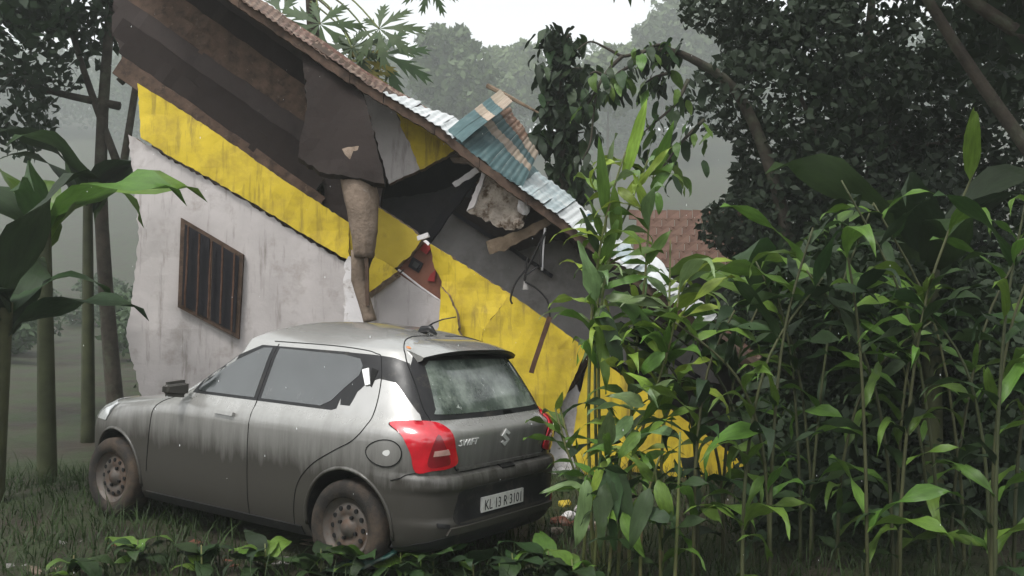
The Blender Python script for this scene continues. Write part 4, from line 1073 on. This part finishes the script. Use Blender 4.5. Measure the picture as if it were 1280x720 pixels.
# papaya: lobed leaves on long stalks
def papaya_leaf(seed):
    rs = random.Random(seed); bm = bmesh.new()
    c = bm.verts.new((0, 0, 0))
    lobes = 8
    for l in range(lobes):
        a = R(-150 + 300 * l / (lobes - 1)); L = (.55 + .45 * math.cos(a * .5)) * rs.uniform(.85, 1.1)
        d = Vector((math.cos(a), math.sin(a), 0)); s = Vector((-d.y, d.x, 0))
        spine = [d * L * t + Vector((0, 0, -.28 * t * t * L)) for t in (.12, .3, .48, .66, .84, 1.0)]
        wid = [.03, .055, .065, .055, .035, .0]
        prevL = prevR = prevM = None
        for i, (p, w) in enumerate(zip(spine, wid)):
            mvt = bm.verts.new(p); lv = bm.verts.new(p + s * w * L); rv = bm.verts.new(p - s * w * L)
            if prevM is None:
                bm.faces.new((c, mvt, lv)); bm.faces.new((c, rv, mvt))
            else:
                if i < 5:
                    bm.faces.new((prevM, mvt, lv, prevL)); bm.faces.new((prevM, prevR, rv, mvt))
                    if i in (2, 3, 4):   # side teeth
                        t1 = bm.verts.new(p + (s * .9 + d * .75) * .21 * L * (1.15 - .16 * i) + s * w * L * .6 + Vector((0, 0, -.04))); bm.faces.new((prevL, lv, t1))
                        t2 = bm.verts.new(p + (-s * .9 + d * .75) * .21 * L * (1.15 - .16 * i) - s * w * L * .6 + Vector((0, 0, -.04))); bm.faces.new((prevR, t2, rv))
                else:
                    bm.faces.new((prevM, mvt, prevL)); bm.faces.new((prevM, prevR, mvt))
            prevL, prevR, prevM = lv, rv, mvt
    me = bpy.data.meshes.new('leaf'); bm.to_mesh(me); bm.free()
    return me
PL = [papaya_leaf(s) for s in range(3)]
PLm = {}
def pap(k, mat):
    if (k, mat.name) not in PLm:
        me = PL[k].copy(); me.materials.clear(); me.materials.append(mat); PLm[(k, mat.name)] = me
    return PLm[(k, mat.name)]
PY = 11.2
b = at(395, 575, PY + 1.5); b.z = ground_z(b.x, b.y)
ptree = empty('papaya_tree', b, 'papaya tree with jagged lobed leaves above the left end of the roof', 'tree')
cane(ptree, curve3([b - Vector((0, 0, .1)), at(398, 300, PY + 1.4), at(392, 60, PY + 1), at(386, -40, PY + .8)]), .12, .07, barkm, 'trunk')
for (cx, cy), (dx, dy), size, k, mat, st in [((474, 36), (1, .25), .52, 0, lf_pap, (392, -20)), ((478, 68), (.75, .7), .62, 1, lf_pap, (388, -22)), ((452, 76), (.35, 1), .40, 2, lf_dry, (386, -10)), ((462, 92), (.6, .8), .30, 0, lf_dry, (386, 0)),
                                             ((538, -18), (.1, 1), .36, 1, lf_pap, (398, -40)), ((400, 30), (-.2, 1), .6, 1, lf_pap, (388, -20)), ((352, 20), (-.7, .6), .6, 0, lf_pap, (384, -24)), ((440, 60), (.2, 1), .42, 1, lf_pap, (388, -10))]:
    p = at(cx, cy, PY + random.Random(cx).uniform(-.2, .2)); x = (Vector((dx, -.25, -dy))).normalized()
    z = Vector((.1, -1, .35)); y = z.cross(x).normalized(); z = x.cross(y)
    o = link('leaf', pap(k, mat), None, ptree, p - b); o.rotation_euler = Matrix((x, y, z)).transposed().to_euler(); o.scale = (size * 1.18,) * 3
    s0 = at(st[0], st[1], PY + .85); m_ = s0.lerp(p, .55) + Vector((0, 0, .14))
    m = MB(); m.tube(curve3([s0, m_, p]), .012, 6); m.build('leaf_stalk', stemm, ptree, True)
# overhanging spray whose tips reach in at the top
spray = empty('overhanging_branch', at(800, -160, 9.0), 'leafy branch tips hanging into view at the top edge', 'branch')
cane(spray, curve3([at(1010, -230, 9.2), at(900, -120, 9.0), at(830, -60, 9.0), at(780, -40, 9.0)]), .04, .012, barkm, 'limb')
for (bx, by, tx, ty) in [(778, -42, 766, 2), (784, -42, 788, 8), (792, -44, 806, 2), (800, -48, 812, -8), (770, -44, 752, -14)]:
    A, B_ = at(bx, by, 9.0), at(tx, ty, 8.95); put_leaf(spray, A, B_ - A, .09, 1, lf_dark, .2, face=TOCAM)

# far trees: every crown is a cloud of small leaf clumps
far_mats = [leafmat('far_foliage_%s' % n, c, rnd=0, rough=.6, trans=.15) for n, c in (('olive', (.060, .095, .030)), ('deep', (.040, .070, .026)), ('pale', (.085, .125, .040)))]
def tree(name, label, px, Y, blobs_px, n, size, mat, seed, group='trees on the misty hill'):
    """blobs_px: (px, py, radius in px, squash, weight)"""
    b = at(px, 400, Y); b.z = ground_z(b.x, b.y); root = empty(name, b, label, 'tree', group); k = Y / FPX
    top = at(px, min(q[1] for q in blobs_px) + 10, Y)
    rs = random.Random(seed)
    bl_ = []
    for (x, y, r, sq, wt) in blobs_px:
        c = at(x, y, Y + rs.uniform(-.5, .5) * r * k) - b; bl_.append((tuple(c), r * k, sq, wt))
    link('crown', crown_mesh('crown', bl_, n, size, seed), mat, root)
    cane(root, curve3([b - Vector((0, 0, .3)), b.lerp(top, .5) + Vector((rs.uniform(-.3, .3), 0, 0)), top]), max(.12, (top.z - b.z) * .018), .05, barkm, 'trunk')
    for (x, y, r, sq, wt) in blobs_px[:5]:
        t = rs.uniform(.35, .75); c = at(x, y, Y); cane(root, curve3([b.lerp(top, t), b.lerp(top, t).lerp(c, .5) + Vector((0, 0, -.15)), c]), .07, .03, barkm, 'limb')
    return root
tree('broadleaf_tree', 'misty round-topped tree rising behind the white roof sheets', 565, 129, [(540, 62, 24, 1, 2), (568, 70, 34, .9, 4), (560, 110, 40, .8, 4), (588, 100, 34, .9, 3), (600, 130, 36, .8, 3), (535, 95, 24, 1, 2), (548, 45, 14, 1, 1), (572, 48, 15, .9, 1)], 6500, 0.70, far_mats[0], 1)
tree('broadleaf_tree', 'pale feathery tree in the mist right of the round-topped tree', 640, 166, [(632, 78, 26, .8, 2), (655, 72, 24, .8, 2), (640, 110, 44, .8, 4), (618, 120, 30, .9, 2), (668, 110, 32, .9, 3)], 5500, 0.81, far_mats[2], 2)
tree('broadleaf_tree', 'large hazy tree at the top right of the hill', 830, 177, [(822, 45, 30, .9, 3), (850, 20, 34, 1, 3), (870, 60, 44, .9, 4), (800, 78, 30, .8, 3), (835, 100, 44, .7, 4), (905, 30, 40, 1, 3)], 7500, 0.87, far_mats[0], 3)
tree('broadleaf_tree', 'light green bushy tree below the gap of sky on the hill', 762, 148, [(752, 82, 22, .8, 2), (775, 74, 22, .8, 2), (765, 112, 36, .8, 4), (735, 105, 26, .8, 2)], 5000, 0.73, far_mats[2], 4)
tree('broadleaf_tree', 'small hazy tree behind the papaya leaves', 470, 189, [(455, 75, 20, .9, 2), (476, 66, 18, .9, 2), (490, 95, 30, .8, 3), (450, 110, 30, .8, 3)], 4000, 0.87, far_mats[0], 5)
# wood covering the hill beyond, one mass
bl_ = []; rs = random.Random(9)
for i in range(190):
    Y = rs.uniform(200, 365); x = rs.uniform(-.62, .62) * Y
    r = rs.uniform(6., 12.); z = ground_z(x, Y)
    for k in range(3): bl_.append(((x + rs.gauss(0, r * .4), Y + rs.gauss(0, r * .4), z + rs.uniform(6, 16)), r * rs.uniform(.55, 1), rs.uniform(.7, 1.1), r * r))
o = link('distant_wood', crown_mesh('distant_wood', bl_, 200000, .85, 4), far_mats[1]); tag(o, 'mist-covered wood on the far hillside', 'wood', kind='stuff')
bl_ = []
for i in range(70):
    Y = rs.uniform(20, 80); x = rs.uniform(-.6, .6) * Y; r = rs.uniform(.8, 1.7)
    for k in range(2): bl_.append(((x + rs.gauss(0, r * .5), Y, ground_z(x, Y) + rs.uniform(.4, 1.8)), r, .8, r * r))
o = link('undergrowth', crown_mesh('undergrowth', bl_, 60000, .17, 6), far_mats[1]); tag(o, 'low tangled undergrowth on the slope behind the house', 'undergrowth', kind='stuff')

# dark trees that close the picture on the right and the left
tree('broadleaf_tree', 'big dark dense tree filling the right side behind the canes', 1090, 12.5, [(1000, 120, 130, 1, 4), (1120, 60, 150, 1, 5), (1230, 160, 150, 1, 5), (1060, 260, 130, .9, 4), (1180, 320, 140, .9, 4), (970, 280, 90, 1, 3), (1000, 400, 110, .8, 3), (1130, 470, 140, .8, 4), (1260, 440, 130, .9, 4), (960, -10, 110, 1, 3)], 46000, .075, lf_deep, 11, 'dark trees at the sides')
tree('broadleaf_tree', 'broad dark tree canopy high over the left end of the ruin', 150, 14.5, [(60, -60, 150, .8, 3), (200, -110, 140, .8, 3), (300, -60, 70, .8, 2), (-60, 60, 150, 1, 3)], 16000, .10, lf_deep, 12, 'dark trees at the sides')

tree('broadleaf_tree', 'dark canopy added above the picture to shade the right thicket', 1330, 8.2, [(1050, -190, 190, .7, 3), (1250, -230, 230, .7, 4), (1400, -60, 220, 1, 4), (950, -230, 120, .7, 2)], 14000, .10, lf_deep, 13, 'dark trees at the sides')  # crown added above view to darken the thicket below
# the place behind the viewer, which the wet car and its rear glass mirror
bl_ = []; rs = random.Random(31)
for i in range(26):
    x = rs.uniform(-11, 11); y = rs.uniform(-15, -7) ; r = rs.uniform(1.0, 2.0)
    bl_.append(((x, y, rs.uniform(.5, 5.5)), r, .9, r * r))
for i in range(22):  # unseen greenery added off the left edge to darken the car's side glass
    r = rs.uniform(1.0, 2.0); bl_.append(((rs.uniform(-17, -9), rs.uniform(-7, 5), rs.uniform(.5, 5.5)), r, .9, r * r))
o = link('undergrowth', crown_mesh('undergrowth', bl_, 32000, .16, 7), lf_dark); tag(o, 'thick greenery behind the viewer, with unseen greenery added at the left to darken the car', 'undergrowth', kind='stuff')
bl_ = []
for i in range(46):
    Y = rs.uniform(6.6, 9.4); x = rs.uniform(.27, .62) * Y; r = rs.uniform(.3, .6)
    bl_.append(((x, Y, rs.uniform(.1, 1.9)), r, 1, r * r))
o = link('thicket', crown_mesh('thicket', bl_, 26000, .055, 8), lf_deep); tag(o, 'dark tangle of small leaves behind the canes on the right', 'thicket', kind='stuff')
# shrubs and grass along the bottom
bl_ = []; rs = random.Random(21)
gV, gF = [], []
def grass_blade(x, y, h, lean, az, w):
    b0 = len(gV); z = ground_z(x, y) - .02
    d = Vector((math.cos(az), math.sin(az), 0)); s = Vector((-d.y, d.x, 0))
    for i in range(5):
        t = i / 4; p = Vector((x, y, z)) + d * lean * t * t + Vector((0, 0, h * (t - .35 * t * t * (lean / h))))
        ww = w * (1 - t) + .0006
        gV.append(p - s * ww); gV.append(p + s * ww)
    for i in range(4): gF.append((b0 + 2 * i, b0 + 2 * i + 1, b0 + 2 * i + 3, b0 + 2 * i + 2))
for i in range(15000):
    Y = rs.uniform(4.6, 10.2); x = rs.uniform(-.6, .6) * Y
    if math.hypot(x + 1.3, (Y - 6.9)) < .8: continue
    h = rs.uniform(.08, .30) * (1.4 if rs.random() < .1 else 1)
    grass_blade(x, Y, h, h * rs.uniform(.3, 1.3), rs.uniform(0, 6.28), rs.uniform(.003, .007))
grs = M('rank_grass', (.026, .046, .013), .5, var=.5, scale=2.5, bump=0, trans=.25)
tag(link('grass', mesh('grass', gV, gF, True), grs), 'rank dark grass round the car and along the wall foot', 'grass', kind='stuff')
# broad-leaved weeds in front of the car, each its own plant
weeds = [(455, 712, 5.75, 'weed with drooping leaves at the bottom left of the picture, under the wheel'), (500, 716, 5.7, 'weed with wide leaves left of centre under the rear bumper'), (540, 712, 5.72, 'broad weed below the corner of the rear bumper'),
         (590, 716, 5.68, 'low weed under the middle of the bumper'), (640, 712, 5.8, 'low leafy weed straight below the number plate'), (685, 706, 5.9, 'weed beside the right end of the bumper'), (715, 716, 5.7, 'dark weed left of the cane clump foot'), (400, 716, 5.7, 'weed below the car sill left of the wheel'),
         (330, 714, 5.75, 'weed below the car door'), (250, 716, 5.7, 'weed below the car front door'), (170, 712, 5.8, 'weed at the car front wheel'), (90, 716, 5.6, 'weed at the lower left corner')]
for i, (px, py, Y, lab) in enumerate(weeds):
    rs = random.Random(300 + i); b = at(px, py, Y); b.z = ground_z(b.x, b.y)
    root = empty('weed', b, lab, 'plant', 'weeds in front of the car')
    cane(root, [b - Vector((0, 0, .02)), b + Vector((.01, 0, .10)), b + Vector((.0, .02, .2))], .008, .004)
    for k in range(13):
        a = rs.uniform(0, 6.28); L = rs.uniform(.16, .36)
        put_leaf(root, b + Vector((0, 0, rs.uniform(.03, .17))), Vector((math.cos(a), math.sin(a), rs.uniform(.1, .8))).normalized() * L, L * rs.uniform(.35, .5), rs.choice((1, 2, 3)), rs.choice((lf_dark, lf_dark, lf_mid, lf_deep)), rs.uniform(-.3, .3))
# ------------------------------------------------------------------ small things
tealm = M('teal_plastic', (.012, .05, .042), .4, var=.3, scale=5, bump=.4, bscale=14, stain=((.10, .09, .07), 5, .5, .7))
o = slab('plastic_sheet', [(420, 706, 5.75), (450, 694, 5.8), (478, 684, 5.85), (500, 676, 5.9), (494, 684, 5.72), (470, 697, 5.66), (440, 712, 5.6)], .015, tealm, None, step=.05, warp=.05, jag=.008, smooth=True)
tag(o, 'crumpled teal plastic sheet on the ground by the rear wheel', 'plastic sheet')
# neighbour's tiled hut behind, at the right
tile = M('clay_tile', (.13, .075, .056), .8, var=.3, scale=4, bump=.4, stain=((.09, .06, .045), 4, .5, .7), rnd=.05)
hut = empty('tiled_hut', at(860, 480, 15), 'hut with a red-brown tiled roof half hidden behind the canes', 'hut')
for j in range(7):
    y0, y1 = 262 + j * 10, 273.5 + j * 10
    for i in range(9):
        x0 = 786 + i * 16 + (j % 2) * 8 + j * 1.5
        slab('roof_tile', [(x0, y0, 15.6 - j * .14), (x0 + 15.4, y0 + 1, 15.6 - j * .14), (x0 + 15.4, y1 + 1, 15.42 - j * .14), (x0, y1, 15.50 - j * .14)], .015, tile, hut, step=.3, px=True)
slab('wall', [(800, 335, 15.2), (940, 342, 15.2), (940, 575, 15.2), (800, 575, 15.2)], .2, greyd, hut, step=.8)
def sheet(name, P, mat, label, cat='roof sheet', seed=0):
    return tag(slab(name, P, .012, mat, None, step=.08, warp=.03, jag=.006, seed=seed), label, cat)
sheet('fallen_roof_sheet', [(808, 327, 8.8), (815, 318, 8.8), (826, 326, 8.75), (837, 342, 8.7), (838, 358, 8.7), (822, 350, 8.75), (806, 340, 8.8)], shtW, 'crumpled white roof sheet caught among the canes by the tiled hut', seed=1)
sheet('fallen_roof_sheet', [(771, 306, 9.0), (788, 302, 9.0), (790, 329, 8.95), (779, 327, 8.95), (770, 320, 9.0)], shtP, 'small pale blue roof sheet fragment behind the tall canes', seed=2)
bluem = M('blue_plastic', (.05, .16, .34), .4, var=.2, bump=.2)
sheet('plastic_scrap', [(734, 268, 9.2), (748, 266, 9.2), (747, 275, 9.2), (735, 278, 9.2)], bluem, 'small blue plastic scrap at the lower end of the roof', 'plastic', 3)
# broken brick and plaster at the wall foot
rs = random.Random(5)
brickm = M('broken_brick', (.15, .06, .04), .9, var=.3, bump=.6, stain=((.3, .26, .22), 6, .55, .7))
for i, (px, py, Y, r, mt, lab) in enumerate([(700, 628, 7.6, .06, brickm, 'red broken brick behind the right corner of the bumper'), (712, 620, 7.9, .05, white, 'white plaster crumb behind the red broken brick'), (722, 632, 7.5, .05, brickm, 'second red brick bit, among the cane feet'),
                                             (696, 640, 7.2, .045, rubm, 'grey rubble lump just right of the bumper'), (731, 618, 8.2, .07, pale, 'pale plaster chunk at the foot of the white plinth'), (742, 640, 7.4, .06, rubm, 'concrete chunk at the cane feet'), (706, 612, 8.4, .05, yel_shade, 'yellow plaster chunk fallen below the parapet crack'), (790, 640, 7.5, .07, brickm, 'brick lump between the canes on the right'), (806, 622, 7.8, .07, white, 'white plaster lump between the canes on the right')]):
    p = at(px, py, Y); p.z = ground_z(p.x, p.y) + r * .4
    rock('rubble_lump', p, r, mt, 20 + i, lab, 'rubble', 'rubble at the wall foot', (1.3, 1, .8))
# broken pieces strewn over the yard
soilstone = M('earth_stained_stone', (.14, .115, .09), .9, var=.4, scale=6, bump=.8, stain=((.04, .03, .02), 5, .45, .65))
chunk = [('flat earth-stained concrete chunk', soilstone), ('muddy plaster chunk', trunkm), ('dark brick bit', brickm), ('grey plaster flake', greyw)]
where = [('on the grass before the front wheel', 120), ('on the grass left of the front wheel', 60), ('at the lower left picture corner', 25), ('below the car front door', 215), ('below the gap between the car doors', 290), ('on the grass before the car sill', 355)]
for i, (w_, px) in enumerate(where):
    for k in range(2):
        nm, mt = chunk[(i + 2 * k + i // 2) % 4]; Y = 5.9 + k * .5 + .1 * i % .3; p = at(px + 30 * k, 600, Y); p.z = ground_z(p.x, p.y) - .002
        o = slab('rubble_piece', [p + Vector((a * math.cos(t), b * math.sin(t), .02 * math.sin(t * 2 + i))) for t, a, b in [(j * 1.05, rs.uniform(.06, .13), rs.uniform(.05, .11)) for j in range(6)]], .04, mt, None, step=.05, jag=.008, warp=.02, seed=200 + i * 2 + k, px=False)
        tag(o, nm + ' ' + w_ + (', the farther one' if k else ', the nearer one'), 'rubble', 'rubble strewn over the yard')
# rain: single drops hanging in the air
bm = MB(); rs = random.Random(8)
for i in range(170):
    Y = rs.uniform(3.0, 9.3); c = Vector((rs.uniform(-.5, .5) * Y, Y, rs.uniform(.3, 1.66 + .33 * Y)))
    r = rs.uniform(.001, .0022); h = r * 3.2
    vs = [c + Vector((0, 0, h))] + [c + Vector((r * math.cos(a), r * math.sin(a), -h * .2)) for a in (0, 2.09, 4.19)] + [c + Vector((0, 0, -h * .7))]
    bm.add(vs, [(0, 1, 2), (0, 2, 3), (0, 3, 1), (4, 2, 1), (4, 3, 2), (4, 1, 3)])
dropm = M('rain_drop', (.8, .82, .82), .15, var=.02, bump=0, spec=1)
tag(bm.build('rain', dropm, centre=False), 'fine rain drops in the air before the ruin', 'rain', kind='stuff')
